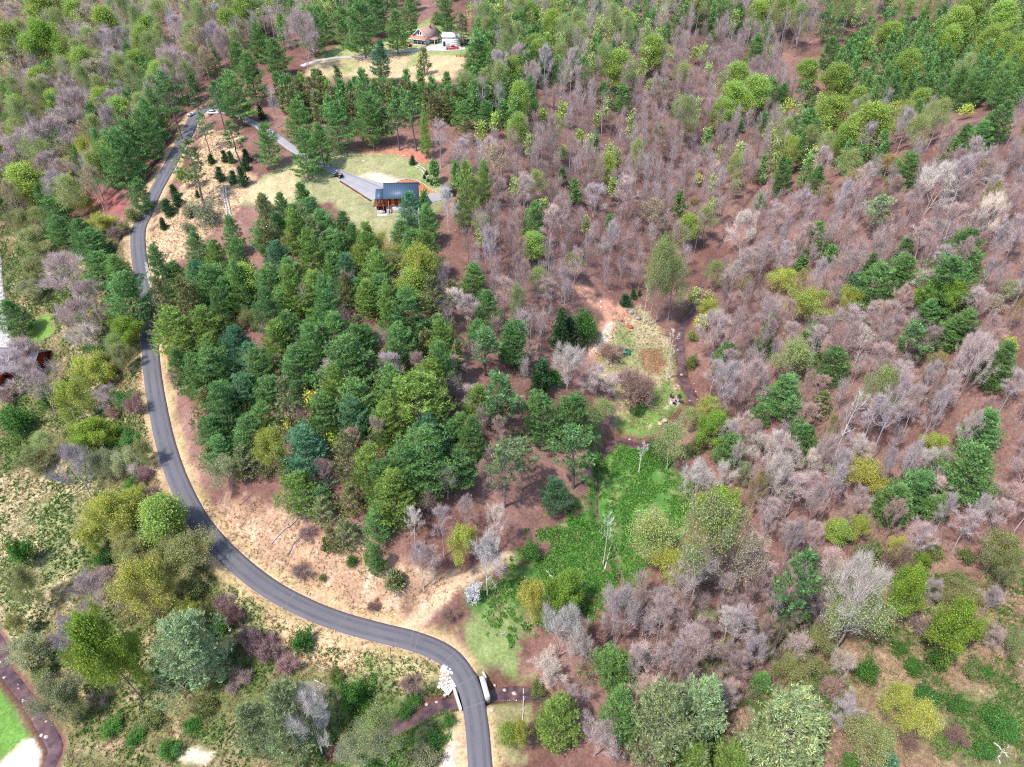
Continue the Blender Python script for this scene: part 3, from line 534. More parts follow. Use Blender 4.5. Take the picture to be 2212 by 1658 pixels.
reg('PY', 'young_conifer', pine, 5., 1.5, 'needle', 2, cb=.03, step=.28, top=.85, dens=1.6, ln=.26, wd=.05)
reg('PH', 'olive_pine', pine, 15., 4.2, 'needle', 2, cb=.12, gap=.22, step=1.0, dens=.6, droop=.12)
reg('B', 'bare_tree', broad, 16., 4.6, 'bare', 4, cb=.28, tw=10, tww=.016, twl=1.05, elo=42, ehi=78)
reg('BB', 'bare_bushy_tree', broad, 10., 4.6, 'bare', 3, cb=.12, tw=10, tww=.016, twl=1.0, stems=3, n1=18, elo=38, ehi=78)
reg('BN', 'bare_slender_tree', broad, 17., 2.6, 'bare', 3, cb=.36, tw=8, tww=.016, twl=1.0, n1=16, n2=5, n3=5, elo=52, ehi=80, tr=.010)
reg('G', 'poplar', broad, 16., 3.2, 'leaf', 3, cb=.22, tw=2, leaves=30, lsize=.15, lrad=.75, elo=40, ehi=75, n1=24, n2=6, n3=5)
reg('GS', 'thin_leaf_tree', broad, 16., 5.2, 'leaf', 3, cb=.25, tw=4, leaves=17, lsize=.115, lrad=.75, n1=20, n2=7, n3=6)
reg('GB', 'round_green_tree', broad, 13., 6.0, 'leaf', 2, cb=.08, tw=2, leaves=38, lsize=.145, lrad=.55, n1=20, n2=8)
reg('Y', 'golden_tree', broad, 10., 5.6, 'leaf', 3, cb=.10, tw=4, leaves=22, lsize=.112, lrad=.5, n1=20, n2=8, stems=2)
reg('BC', 'catkin_tree', broad, 14., 4.8, 'leaf', 2, cb=.25, tw=6, leaves=9, lsize=.11, lrad=.45)
reg('DS', 'dead_snag', broad, 16., 2.2, 'bare', 2, cb=.45, n1=9, n2=4, n3=3, tw=2, tr=.014)
reg('S', 'shrub', shrub, 3., 2.1, 'leaf', 3, nl=4200, size=.105)
reg('SB', 'bare_bush', shrub, 2.4, 2.2, 'bare', 3, nl=0, twigs=16, stems=12, twl=.9)

# ---------------------------------------------------------------- the trees of the photograph
# code: prototype, crown colour, bark colour, object name, category, look, group
D_ = (.16, .12, .10); PALE = (.50, .46, .42); GREYB = (.36, .31, .30)
KIND = {
 'P':  ('P', (0.165, 0.306, 0.095), D_, 'pine_tree', 'pine', 'dark green bushy pine'),
 'p':  ('P', (0.226, 0.348, 0.081), D_, 'pine_tree', 'pine', 'light green bushy pine'),
 'u':  ('P', (0.115, 0.250, 0.125), D_, 'pine_tree', 'pine', 'blue-green bushy pine'),
 's':  ('P', (0.333, 0.413, 0.192), (.33, .30, .27), 'pine_tree', 'pine', 'pale sage-green spreading pine'),
 'T':  ('PT', (0.138, 0.263, 0.094), (.15, .11, .095), 'pine_tree', 'pine', 'tall thin pine with bare lower trunk'),
 't':  ('PT', (0.237, 0.312, 0.138), (.20, .16, .14), 'pine_tree', 'pine', 'pale thin pine with bare lower trunk'),
 'H':  ('PH', (.215, .230, .095), D_, 'pine_tree', 'pine', 'thin olive-brown pine'),
 'C':  ('PY', (.06, .13, .05), D_, 'young_conifer', 'conifer', 'small dark cone-shaped conifer'),
 'B':  ('B', (0.444, 0.352, 0.338), GREYB, 'bare_tree', 'bare tree', 'bare grey-lilac tree'),
 'r':  ('B', (0.400, 0.275, 0.245), (.25, .20, .19), 'bare_tree', 'bare tree', 'bare reddish-brown tree'),
 'b':  ('BB', (0.433, 0.346, 0.332), GREYB, 'bare_tree', 'bare tree', 'broad bare lilac-brown tree'),
 'w':  ('B', (0.555, 0.484, 0.437), PALE, 'bare_tree', 'bare tree', 'bare pale-barked tree'),
 'v':  ('BB', (0.555, 0.484, 0.425), PALE, 'bare_tree', 'bare tree', 'broad bare white-branched tree'),
 'n':  ('BN', (0.421, 0.323, 0.304), GREYB, 'bare_tree', 'bare tree', 'slender bare grey tree'),
 'k':  ('BC', (.50, .42, .27), (.34, .30, .26), 'catkin_tree', 'tree', 'cream catkin-covered tree'),
 'K':  ('BC', (.45, .36, .10), (.34, .29, .24), 'catkin_tree', 'tree', 'yellow-budded bare tree'),
 'G':  ('G', (0.315, 0.430, 0.095), (.24, .20, .17), 'leafing_tree', 'leafing tree', 'bright green leafing tree'),
 'g':  ('GS', (0.360, 0.440, 0.150), (.30, .27, .24), 'leafing_tree', 'leafing tree', 'thinly leafed pale green tree'),
 'L':  ('GB', (0.250, 0.375, 0.060), D_, 'leafing_tree', 'leafing tree', 'rounded vivid green tree'),
 'Y':  ('Y', (0.443, 0.497, 0.094), (.24, .19, .15), 'leafing_tree', 'leafing tree', 'spreading yellow-green tree'),
 'y':  ('Y', (0.500, 0.500, 0.100), (.24, .19, .15), 'leafing_tree', 'leafing tree', 'golden yellow tree'),
 'o':  ('Y', (0.330, 0.355, 0.130), (.22, .17, .14), 'leafing_tree', 'leafing tree', 'dull olive-brown bushy tree'),
 'a':  ('Y', (0.370, 0.407, 0.209), (.30, .27, .24), 'leafing_tree', 'leafing tree', 'grey-green bushy tree'),
 'D':  ('DS', (0.661, 0.614, 0.566), (.56, .52, .48), 'dead_tree', 'dead tree', 'dead white-trunked tree'),
 'S':  ('S', (0.099, 0.231, 0.050), D_, 'shrub', 'shrub', 'dense green shrub'),
 'O':  ('S', (0.220, 0.253, 0.088), D_, 'shrub', 'shrub', 'olive-green shrub'),
 'A':  ('S', (0.275, 0.297, 0.182), (.30, .26, .22), 'shrub', 'shrub', 'pale grey-green shrub'),
 'R':  ('SB', (.34, .21, .20), (.26, .15, .14), 'bare_bush', 'bush', 'dark red bramble bush'),
 'm':  ('SB', (.30, .205, .17), (.25, .18, .15), 'bare_bush', 'bush', 'bare brown bush'),
 'W':  ('S', (.80, .78, .76), (.2, .15, .12), 'flowering_shrub', 'shrub', 'white flowering shrub'),
}
# per crop of the photograph: kind, top x, top y, base y, crown width (crop pixels)
TREES = {
'A': 'L 240 170 560 280;G 40 170 450 140;G 230 -20 200 150;k 560 50 300 230;k 590 400 640 240;k 1370 300 480 130;b 560 180 430 240;B 730 330 520 200;B 1100 340 600 230;b 480 610 900 320;B 700 600 850 200;b 330 800 1180 360;b 120 850 1150 250;B 290 1000 1260 160;B 260 500 720 180;B 60 30 250 180;B 1400 40 260 170;B 1260 150 350 120;G 1235 10 250 100;G 815 180 370 110;G 930 110 330 120;G 1200 200 330 70;L 490 310 450 110;g 1000 10 240 170;G 1590 -10 200 120;g 820 0 200 130;P 720 420 640 120;P 820 415 650 110;P 890 470 650 100;P 730 90 220 90;T 1060 470 820 240;P 1150 340 450 90;P 1290 340 480 100;P 690 830 1290 250;P 600 840 1240 120;P 800 780 1160 180;P 900 720 1080 180;P 920 640 1000 160;P 960 560 930 140;P 870 1160 1340 160;P 1490 460 800 230;P 1590 330 700 180;P 1520 270 500 150;P 1650 150 420 120;t 1290 720 990 110;t 1200 915 1230 230;T 1490 790 1040 160;C 1358 1000 1065 50;C 1440 975 1055 45;C 1490 980 1060 50;C 1590 970 1050 60;C 1415 1085 1180 60;C 1488 1110 1195 65;C 1545 1080 1215 65;C 1580 1030 1110 55;C 1040 1410 1490 55;C 1120 1200 1265 70;C 1075 1290 1380 90;C 1130 1260 1330 70;C 1265 1235 1285 35;C 1230 1385 1418 26;L 1175 1100 1240 130;o 1240 1080 1230 110;A 1215 1320 1410 120;A 1320 1340 1480 170;A 1210 1440 1510 90;L 370 1180 1340 200;y 510 1290 1430 170;Y 60 1230 1400 200;Y 150 1050 1250 200;Y 400 1050 1250 160;Y 640 1400 1540 170;P 300 1270 1440 170;P 500 1420 1620 200;P 360 1400 1620 150;P 560 1480 1720 180;o 200 1500 1700 200;o 100 1380 1600 170;Y 680 1410 1510 110;Y 520 910 1200 140;g 190 700 860 140;g 90 650 850 150;g 400 380 620 130;G 320 600 720 120;g 100 560 700 110;Y 610 570 680 90;P 1360 300 520 110;P 1420 500 760 150;O 850 1350 1440 110;O 780 1450 1530 100;P 1130 480 700 110;n 1180 450 690 70;T 1230 480 710 90;T 1380 520 860 110;m 760 1480 1560 120;B 900 200 420 150;B 640 200 420 140;p 20 520 740 120;P 40 720 930 130;g 210 1360 1520 140;B 30 1000 1250 150;k 1450 180 380 120;g 1500 200 420 110',
'B': 'b 280 110 470 240;k 60 110 260 110;P 330 40 300 200;P 560 40 260 160;P 670 0 320 230;P 890 60 300 180;P 760 -60 200 180;P 990 -20 130 150;P 1230 -20 110 130;P 430 80 260 130;P 100 250 480 160;P 30 220 420 120;u 790 255 560 160;P 1480 10 340 190;P 1430 220 500 190;P 1560 110 400 170;P 1620 300 520 130;P 1390 380 570 150;H 1080 308 422 118;O 1165 98 168 92;H 1340 90 210 130;Y 1400 20 180 120;G 1620 20 200 100;P 200 500 720 110;H 260 510 730 120;H 330 500 730 120;H 400 500 720 110;p 460 510 720 110;P 540 505 720 110;P 600 520 730 110;H 250 600 780 120;H 380 590 790 130;H 470 600 790 120;P 830 500 720 110;P 890 510 730 110;H 950 520 740 120;P 1010 530 740 110;P 1070 530 750 110;P 1130 540 760 110;P 1200 550 770 120;H 1270 560 780 130;P 1330 560 770 130;H 880 560 760 110;P 690 440 900 180;P 720 600 980 210;T 900 650 975 150;T 1010 590 980 170;p 1080 720 1040 90;T 830 700 945 130;P 500 660 1010 210;P 400 790 1115 190;P 285 840 1190 190;P 240 650 860 180;P 50 800 1115 160;P 1270 640 790 110;P 1410 520 720 150;P 1500 530 720 140;P 1580 540 740 140;P 1480 650 800 130;P 1600 650 820 120;P 1340 650 780 130;H 1360 760 940 130;H 1150 600 820 150;H 1220 620 800 130;G 1550 730 910 100;G 1455 780 1000 90;G 1650 780 940 70;n 1180 800 1090 120;n 1330 900 1080 110;n 1280 930 1100 90;w 1230 1230 1520 120;B 90 580 830 90;u 985 1240 1500 190;P 1085 1235 1440 90;P 1000 1480 1720 220;P 1100 1330 1620 150;P 930 1420 1640 140;D 1045 1350 1580 80;P 1150 1040 1205 80;C 1005 1010 1068 48;C 1105 1105 1130 24;C 1088 1128 1152 24;C 1112 1148 1172 24;C 1140 1165 1192 28;p 1370 1050 1520 160;p 1480 1040 1370 110;g 1460 1400 1610 110;G 1460 1490 1640 90;k 1550 950 1260 200;P 285 1190 1330 90;P 40 1250 1520 140;P 150 1240 1520 150;P 230 1330 1600 150;P 330 1280 1600 200;P 420 1360 1670 190;P 540 1370 1620 130;P 620 1440 1720 160;o 230 1490 1680 150;Y 790 1540 1760 240;Y 650 1600 1780 130;P 470 1490 1760 160;P 1290 1040 1260 90;b 1560 1150 1350 150;P 130 1380 1640 150;P 20 1430 1680 140;g 1330 1340 1520 120;C 30 690 775 50;H 610 600 800 120',
'C': 'G 60 60 220 75;G 100 10 150 75;G 640 110 235 70;G 740 90 250 110;G 410 170 270 70;G 300 240 340 75;G 340 190 310 65;G 420 290 420 75;G 510 290 400 80;G 600 310 490 90;G 690 350 570 150;g 770 360 530 90;G 910 250 430 145;G 850 380 570 90;G 1030 280 380 90;G 490 400 610 100;g 365 430 590 90;G 1080 600 780 80;g 1140 650 970 180;G 1240 280 410 80;g 1190 300 430 70;g 1110 420 570 130;g 1280 400 520 90;G 1370 660 850 130;G 1440 540 690 130;G 1470 420 580 120;G 1510 610 750 110;G 1600 510 730 150;g 1450 1010 1260 110;G 330 660 800 95;G 150 650 800 70;G 200 700 840 70;G 30 750 1010 110;g 330 940 1070 80;G 440 840 970 50;g 480 1400 1570 55;G 620 1010 1220 100;G 660 1150 1330 90;g 690 960 1160 80;g 160 1120 1340 140;G 20 1150 1330 75;G 1150 1410 1620 130;g 1270 1350 1580 130;Y 1205 1130 1215 65;g 1010 1580 1770 150;g 1310 1270 1430 110;G 140 1520 1680 130;g 900 510 630 70;P 145 1310 1630 150;P 410 1165 1350 100;P 330 1090 1210 55;P 595 530 690 95;P 710 540 740 130;P 540 850 970 50;P 1095 1240 1430 100;P 1280 840 1020 80;P 1490 770 850 55;P 920 50 160 80;P 1010 140 280 90;P 1310 40 140 100;P 1220 70 210 90;P 1300 200 340 90;P 1470 20 160 140;P 1580 60 190 110;P 1640 0 160 120;P 1600 220 370 140;P 640 1400 1510 70;P 150 160 390 160;P 20 350 570 120;P 30 550 750 120;P 1640 720 910 110;P 1640 1000 1210 100;P 1620 1250 1360 80;k 950 810 1070 150;k 920 1300 1560 230;B 740 1150 1420 150;b 540 1220 1430 200;k 650 740 870 100;v 1530 1400 1680 190;B 1520 130 310 80;k 990 520 700 180;w 660 1440 1640 110;n 180 800 1060 80;n 250 870 1060 90;w 880 1000 1170 120;w 1200 1000 1200 110;w 1320 1050 1220 130;K 1180 1290 1430 90;g 210 1290 1400 90;n 1420 850 1060 80;g 550 720 860 60;Y 240 400 450 50;g 130 60 200 120',
'D': 'P 980 650 840 130;P 280 700 1030 220;P 180 760 1010 150;P 350 1070 1230 150;P 930 985 1240 180;t 760 1260 1520 170;P 120 1010 1290 130;P 330 1440 1660 170;P 430 1590 1710 100;P 920 1520 1710 110;P 1310 1490 1710 220;P 1570 650 970 190;P 1420 780 960 170;P 1310 810 970 140;P 1220 900 1010 110;P 1480 720 950 150;G 270 400 530 115;G 30 290 390 80;G 460 430 650 150;g 700 480 660 110;G 810 160 310 120;G 680 230 330 100;G 1050 0 150 100;G 1020 130 250 75;G 1110 120 230 80;G 1260 70 210 170;G 1560 30 130 160;G 1500 170 270 120;g 1600 200 340 120;G 600 580 710 110;G 690 700 830 190;G 440 640 810 160;G 1010 590 710 110;Y 840 650 770 140;Y 1300 680 760 120;y 1430 560 650 120;G 210 880 980 75;G 130 980 1110 90;K 610 1110 1260 180;K 800 1010 1170 150;v 1130 1080 1420 270;v 1480 1290 1660 210;v 380 880 1030 130;b 1300 1100 1340 190;b 970 830 1000 160;b 1150 760 930 150;b 700 1320 1500 160;b 1450 940 1120 150;w 540 1460 1640 120;w 780 1480 1650 120;G 580 760 850 130;P 1180 220 340 110;g 860 330 450 80;G 980 410 520 80;Y 1440 390 470 120;G 1540 400 500 80;g 540 430 600 110;P 30 500 700 130;P 110 540 740 130;P 250 520 700 120;P 420 240 420 140;P 560 210 400 130;P 620 180 350 130;K 1430 1040 1200 150;b 250 1250 1450 170;b 90 1330 1530 170;K 380 1210 1320 120;Y 150 640 790 110;H 290 560 720 120',
'E': 'b 20 640 900 260;B 150 690 960 200;b 140 560 760 180;P 770 120 440 270;P 55 280 550 200;L 790 425 560 210;b 390 30 360 300;b 440 320 620 280;b 560 190 440 220;v 530 470 650 240;o 220 20 240 200;a 200 170 330 190;P 600 -20 160 200;P 720 -10 140 160;Y 560 665 920 250;Y 430 820 1140 240;Y 660 720 870 170;L 560 1100 1320 250;S 800 870 1010 170;S 830 1140 1240 170;S 60 990 1190 210;B 660 860 1020 170;b 440 1280 1620 260;o 180 1270 1390 230;a 650 1290 1490 180;a 790 1280 1460 200;o 880 1210 1410 140;b 90 590 820 240;B 230 760 1030 160;Y 730 1600 1830 330;G 1020 1590 1820 190;Y 850 1530 1700 160;g 740 520 650 150;o 780 600 790 160;o 660 640 800 140;p 1080 340 720 270;P 1190 170 430 190;P 1330 60 330 240;p 1290 330 620 240;P 1330 600 930 290;u 1500 450 770 220;u 1590 560 800 180;P 1240 640 1000 200;u 1560 760 1020 210;H 1290 890 1030 200;P 1350 1040 1200 210;P 1560 1040 1290 240;a 1450 1340 1560 200;L 1450 295 420 150;G 1560 70 270 160;o 1590 370 520 160;Y 1600 950 1060 120;P 1380 1170 1350 190;H 1550 1240 1470 190;P 1110 40 240 150;P 1090 180 360 140;P 1220 30 240 170;p 1180 500 760 190;P 1420 130 400 190;S 300 870 1000 150;m 730 990 1060 110;R 850 930 1050 100;R 920 1400 1490 100;R 960 1520 1600 100;w 860 1370 1450 60;S 840 1450 1530 110;o 460 1130 1300 160;m 30 880 960 130;b 330 700 860 140;S 620 560 700 120;g 260 1150 1300 150;H 1440 850 1050 180;P 1440 800 1010 180;H 1330 1230 1420 160',
'F': 'P 190 365 710 220;P 340 400 760 200;P 500 355 620 220;P 540 520 890 310;P 240 570 860 230;p 380 90 410 240;P 80 60 370 220;P 200 10 300 190;P 480 -20 260 200;P 650 150 340 140;P 780 120 350 180;P 960 225 580 260;P 930 430 720 200;P 1170 385 620 170;P 700 445 720 150;P 1390 55 260 180;P 1500 225 500 160;P 1430 420 570 140;T 1480 480 780 200;P 1640 430 730 150;p 1100 690 1010 260;p 1010 760 1200 370;P 880 770 930 150;T 1560 760 1210 240;P 1340 1005 1290 200;P 1250 1080 1270 190;P 1100 1150 1600 370;P 1290 1255 1540 230;P 950 1215 1620 220;p 720 1240 1580 210;p 880 1400 1720 330;u 290 1120 1520 310;p 260 1400 1640 240;P 620 810 1100 250;P 250 820 1010 130;P 400 910 1170 250;t 1600 1150 1620 220;H 560 1150 1520 190;H 600 1480 1700 190;H 650 380 520 160;H 720 690 870 150;H 560 110 370 120;P 60 780 1020 190;P 20 950 1180 150;y 350 890 1020 130;Y 210 1060 1200 130;Y 500 1140 1260 150;G 1010 90 290 170;o 680 10 140 160;o 850 -10 210 200;G 1100 0 260 110;G 1110 250 380 100;w 1270 220 410 170;n 1200 90 310 100;r 1280 660 790 150;H 420 1560 1720 180;S 690 1080 1190 150;p 780 890 1080 130;H 830 600 760 130;P 310 200 420 150;P 560 0 180 150;P 150 200 440 170;H 130 640 850 140;b 830 680 860 130;P 1200 650 800 100',
'G': 'P 45 415 770 170;C 310 350 620 130;S 490 375 580 180;C 375 400 610 120;C 200 690 880 130;S 285 735 860 110;v 370 610 910 250;P 180 895 1290 220;P 400 915 1270 250;T 430 1080 1500 240;t 60 1200 1520 180;u 270 1445 1690 170;g 600 955 1150 170;b 560 740 960 240;m 810 800 1000 230;S 815 945 1045 100;g 950 -60 465 150;g 1075 30 440 190;g 1010 -90 440 150;D 885 150 445 50;D 1062 475 805 100;b 1340 405 750 240;P 1410 570 790 150;B 1430 690 1070 200;B 1600 700 1020 200;Y 1300 310 460 160;g 1320 50 260 130;o 1280 245 340 110;g 1200 200 360 110;Y 1300 945 1110 180;L 1330 1055 1320 220;P 1430 1155 1390 170;g 1050 1120 1410 220;D 850 1205 1400 80;S 930 1215 1310 110;v 1220 1375 1650 220;v 1400 1365 1570 150;a 1510 1355 1530 110;v 1620 1190 1410 190;L 1370 1555 1830 290;C 735 248 312 70;C 790 222 282 48;C 830 225 262 30;P 1640 520 690 120;P 1620 980 1090 120;Y 1240 390 520 110;O 1180 490 560 90;O 1170 650 750 90;m 660 600 700 140;m 750 760 850 130;n 620 20 230 90;n 330 60 310 90;r 100 560 780 130;w 1450 40 260 130;b 640 800 960 140;n 840 60 230 60;g 1160 1000 1140 130;O 1190 1210 1310 120;C 160 760 960 110;C 460 560 620 50;r 1480 250 500 180',
'H': 'P 760 55 235 220;P 910 -10 160 170;u 600 110 240 150;P 1230 10 220 270;P 1340 -60 160 180;P 40 380 660 110;P 310 450 730 170;P 460 595 860 210;g 190 585 820 240;P 140 780 1080 220;T 170 930 1140 170;H 380 885 1070 150;P 260 1105 1310 210;Y 300 255 430 290;Y 560 225 430 210;L 1090 200 420 190;L 1245 180 430 170;P 1080 290 520 170;T 970 440 630 210;P 1330 350 580 200;P 1200 420 580 160;P 1580 555 880 210;P 1490 680 880 160;g 780 755 1180 200;P 1480 1005 1270 250;P 1380 1235 1660 320;P 1010 1395 1660 240;P 880 1490 1720 250;y 620 1375 1580 320;Y 1110 1185 1340 180;D 580 885 1410 100;n 880 790 1370 130;b 1410 560 1000 210;B 780 590 810 240;v 620 1185 1400 170;v 1100 1285 1520 190;v 70 1300 1720 240;v 280 1275 1510 190;w 100 1150 1320 150;k 1500 260 420 160;a 1600 180 340 150;Y 1560 535 640 150;K 1130 635 790 140;g 1130 120 210 90;Y 120 110 220 200;P 230 0 40 100;k 620 410 530 160;r 830 310 500 170;w 700 320 520 110;w 640 480 720 140;r 1480 480 700 160;n 1010 860 1180 110;n 1240 760 1120 110;r 370 780 930 140;P 700 -20 130 120;P 1100 1560 1700 140',
'I': 'Y 640 -20 340 310;Y 540 100 320 200;G 1000 -30 230 230;o 1190 190 460 360;o 820 170 390 240;b 540 470 800 320;b 400 740 1060 240;y 870 395 820 380;L 610 725 1350 360;s 1090 720 1250 380;a 150 870 1090 260;a 330 1120 1410 290;o 460 1210 1390 180;S 1430 690 810 125;R 1600 810 950 150;S 1560 800 880 65;A 1470 890 960 90;S 80 190 390 160;o 80 400 700 170;o 60 690 860 150;s 1600 1280 1600 220;R 1500 650 780 120;R 1440 570 660 120;O 1250 470 600 150;O 1360 560 660 120;S 1240 1360 1430 120;S 700 1380 1460 140;O 1330 1240 1330 160;S 640 280 370 130;o 980 300 440 190;m 650 400 470 130;Y 1180 620 820 200;G 1230 760 900 120;O 960 1330 1420 160;S 1080 1520 1600 160;m 1530 1080 1160 150;S 860 1440 1520 130;O 520 450 520 110;O 240 1000 1110 150',
'J': 'm 300 360 450 130;O 420 410 465 60;m 760 590 650 80;R 330 130 200 110;m 1260 640 700 120;S 275 785 935 155;P 730 205 455 130;H 560 50 250 190;P 760 -20 200 200;H 890 400 510 110;S 935 440 505 62;B 1050 225 500 160;n 1125 240 470 110;n 1190 -10 300 120;w 1000 -10 230 130;Y 1330 150 450 160;w 1480 190 540 220;w 1560 -20 260 150;W 1400 468 605 92;s 110 1140 1640 320;v 310 1240 1640 260;S 590 1105 1310 170;g 770 1295 1680 260;a 640 1490 1720 240;A 1100 1550 1680 180;v 385 1135 1270 110;G 1635 1380 1560 100;R 80 860 980 170;R 210 960 1060 150;S 50 910 950 40;S 690 1230 1330 110;O 510 1040 1110 120;S 1150 1450 1540 120;S 960 1290 1350 100;H 470 120 300 120;C 440 180 260 60;S 610 300 380 70;O 560 1380 1480 120;S 1020 1200 1260 110;m 1010 1100 1180 130;S 1250 1330 1400 90',
'K': 'g 930 50 350 320;Y 1000 290 550 290;g 1320 -20 660 420;k 1560 180 650 260;B 1200 290 690 270;b 720 545 950 280;B 1000 570 880 200;n 1100 620 810 120;y 100 495 820 190;L 350 445 750 240;v 310 665 1030 300;v 450 820 1110 180;v 210 960 1140 240;P 670 905 1220 250;P 740 1145 1600 250;p 310 1240 1590 260;s 1050 1150 1720 390;s 1300 1075 1600 360;p 1450 1550 1780 230;s 1640 1375 1680 200;b 1250 785 1090 270;w 1430 655 840 190;b 560 1395 1660 280;b 420 1170 1330 200;Y 30 1390 1580 100;S 880 905 985 75;D 630 10 340 90;P 1650 1050 1200 130;p 1230 1520 1760 240;S 120 220 340 130;O 170 1120 1220 110;n 960 900 1180 120;n 830 900 1200 100;n 1080 850 1150 110;O 1380 860 950 110;a 1260 670 790 170;r 1420 900 1100 150;R 560 760 880 120;m 680 1500 1620 150',
'L': 'T 300 265 920 260;G 480 80 245 130;Y 615 40 235 140;y 870 195 370 150;L 1015 290 430 125;L 980 405 790 210;v 630 365 980 340;g 640 480 980 400;L 1290 650 1080 290;o 1540 195 490 280;o 1290 515 720 240;O 680 240 380 200;o 350 835 1060 280;o 190 990 1220 270;S 670 995 1140 160;v 520 945 1160 170;b 550 1225 1440 190;s 190 1200 1740 460;o 690 1435 1720 340;y 870 1155 1420 170;y 1070 1305 1600 210;S 1050 1180 1300 200;S 960 990 1080 120;S 1430 1030 1095 105;m 900 1440 1550 150;b 1470 525 690 150;o 1610 300 580 200;o 1620 795 980 160;O 1100 230 320 150;O 1300 260 350 120;m 850 270 430 130;b 1100 480 640 160;S 1130 900 1040 150;S 860 850 930 110;S 1250 1230 1320 150;S 1480 1290 1380 170;S 1560 1380 1470 160;O 1350 1000 1080 150;m 1000 700 800 150;m 430 1130 1230 150;b 1500 750 900 160;O 1380 740 850 140;m 1250 1440 1530 140;S 1420 1530 1620 150;O 1240 420 520 170;S 560 1580 1680 120;u 790 1590 1690 100',
}
specs = []
for c, s in TREES.items():
    for q in s.split(';'):
        w = q.split(); x, y, b, wd = map(float, w[1:]); px, py = cr(c, x, y); _, pb = cr(c, x, b); specs.append([w[0], px, py, pb, wd*.46321*.72005])
PX = np.array([s[1] for s in specs]); PYY = np.array([s[2] for s in specs]); PB = np.array([s[3] for s in specs]); PW = np.array([s[4] for s in specs])
LOWC = np.array([{'P': .7, 'PH': .6, 'GB': .8, 'Y': .8, 'S': .7, 'SB': .7, 'BB': .6, 'G': .5, 'GS': .4, 'BC': .4, 'PY': .4}.get(KIND[s_[0]][0], 0.) for s_ in specs])
PB = np.maximum(PB - LOWC*PW/2*np.sin(PITCH+np.arctan((PYY-CYP)/FP)), PYY+.35*(PB-PYY))       # a low crown hides its foot: allow for the near half of the crown
lo = np.full(len(specs), .6); hi = np.full(len(specs), 36.)
for it in range(16):
    mid = (lo+hi)/2; Q = cast(PX, PYY, mid); _, yb, _ = project(Q[:, 0], Q[:, 1], Q[:, 2]); up_ = yb < PB; lo = np.where(up_, mid, lo); hi = np.where(up_, hi, mid)
TH = (lo+hi)/2; Q = cast(PX, PYY, TH); _, _, dep = project(Q[:, 0], Q[:, 1], Q[:, 2]+TH*.6)
# a crown this wide belongs to a tree at least so tall: where the base is hidden the width tells the height
SLIM = {'P': 1.45, 'PT': 1.8, 'PY': 1.2, 'PH': 1.4, 'B': 1.25, 'BB': .85, 'BN': 2.2, 'G': 1.65, 'GS': 1.35, 'GB': .95, 'Y': .75, 'BC': 1.05, 'DS': 2.2, 'S': .55, 'SB': .45}
TH = np.minimum(np.maximum(TH, PW/FP*dep*np.array([SLIM[KIND[s_[0]][0]] for s_ in specs])), 34); Q = cast(PX, PYY, TH); _, _, dep = project(Q[:, 0], Q[:, 1], Q[:, 2]+TH*.6); TW = PW/FP*dep*np.array([(1.32 if s_[2] > 420 else 1.15) if KIND[s_[0]][0] in ('P', 'PT', 'PH') else 1.02 for s_ in specs])
placed = []                                                  # kind, x, y, z, height, radius
for i, s in enumerate(specs): placed.append([s[0], Q[i, 0], Q[i, 1], Q[i, 2]-.15, TH[i], TW[i]/2])
NEXPL = len(placed)
print('explicit trees', NEXPL, 'heights', np.percentile(TH, [0, 10, 50, 90, 100]).round(1), 'radii', np.percentile(TW/2, [0, 10, 50, 90, 100]).round(1))
# woods between them: tree stands drawn as outlines on the ground, filled with trees a few metres apart
def stand(s, spacing, mix, seed, hr, rr, clear=.75):
    g = np.random.default_rng(seed); q = pts(s); P = cast(q[:, 0], q[:, 1])[:, :2]; out = []
    ex = np.array([(p[1], p[2], p[5]) for p in placed]); mn, mx = P.min(0), P.max(0); n = int((mx-mn).prod()/spacing**2*6)
    c = g.uniform(mn, mx, (n, 2)); c = c[inpoly(c[:, 0], c[:, 1], P)]; keep = []
    for x, y in c:
        if len(keep) and np.min(np.hypot(np.array(keep)[:, 0]-x, np.array(keep)[:, 1]-y)) < spacing: continue
        if np.any(np.hypot(ex[:, 0]-x, ex[:, 1]-y) < np.maximum(ex[:, 2]*clear, 1.6)): continue
        keep.append((x, y))
    ks = list(mix); pr = np.array([mix[k] for k in ks]); pr = pr/pr.sum()
    for x, y in keep:
        k = ks[g.choice(len(ks), p=pr)]; h = g.uniform(*hr); r = g.uniform(*rr); z = float(gh(np.array([x]), np.array([y]))[0]); placed.append([k, x, y, z-.15, h*(.9 if KIND[k][0] in ('P',) else 1), r])
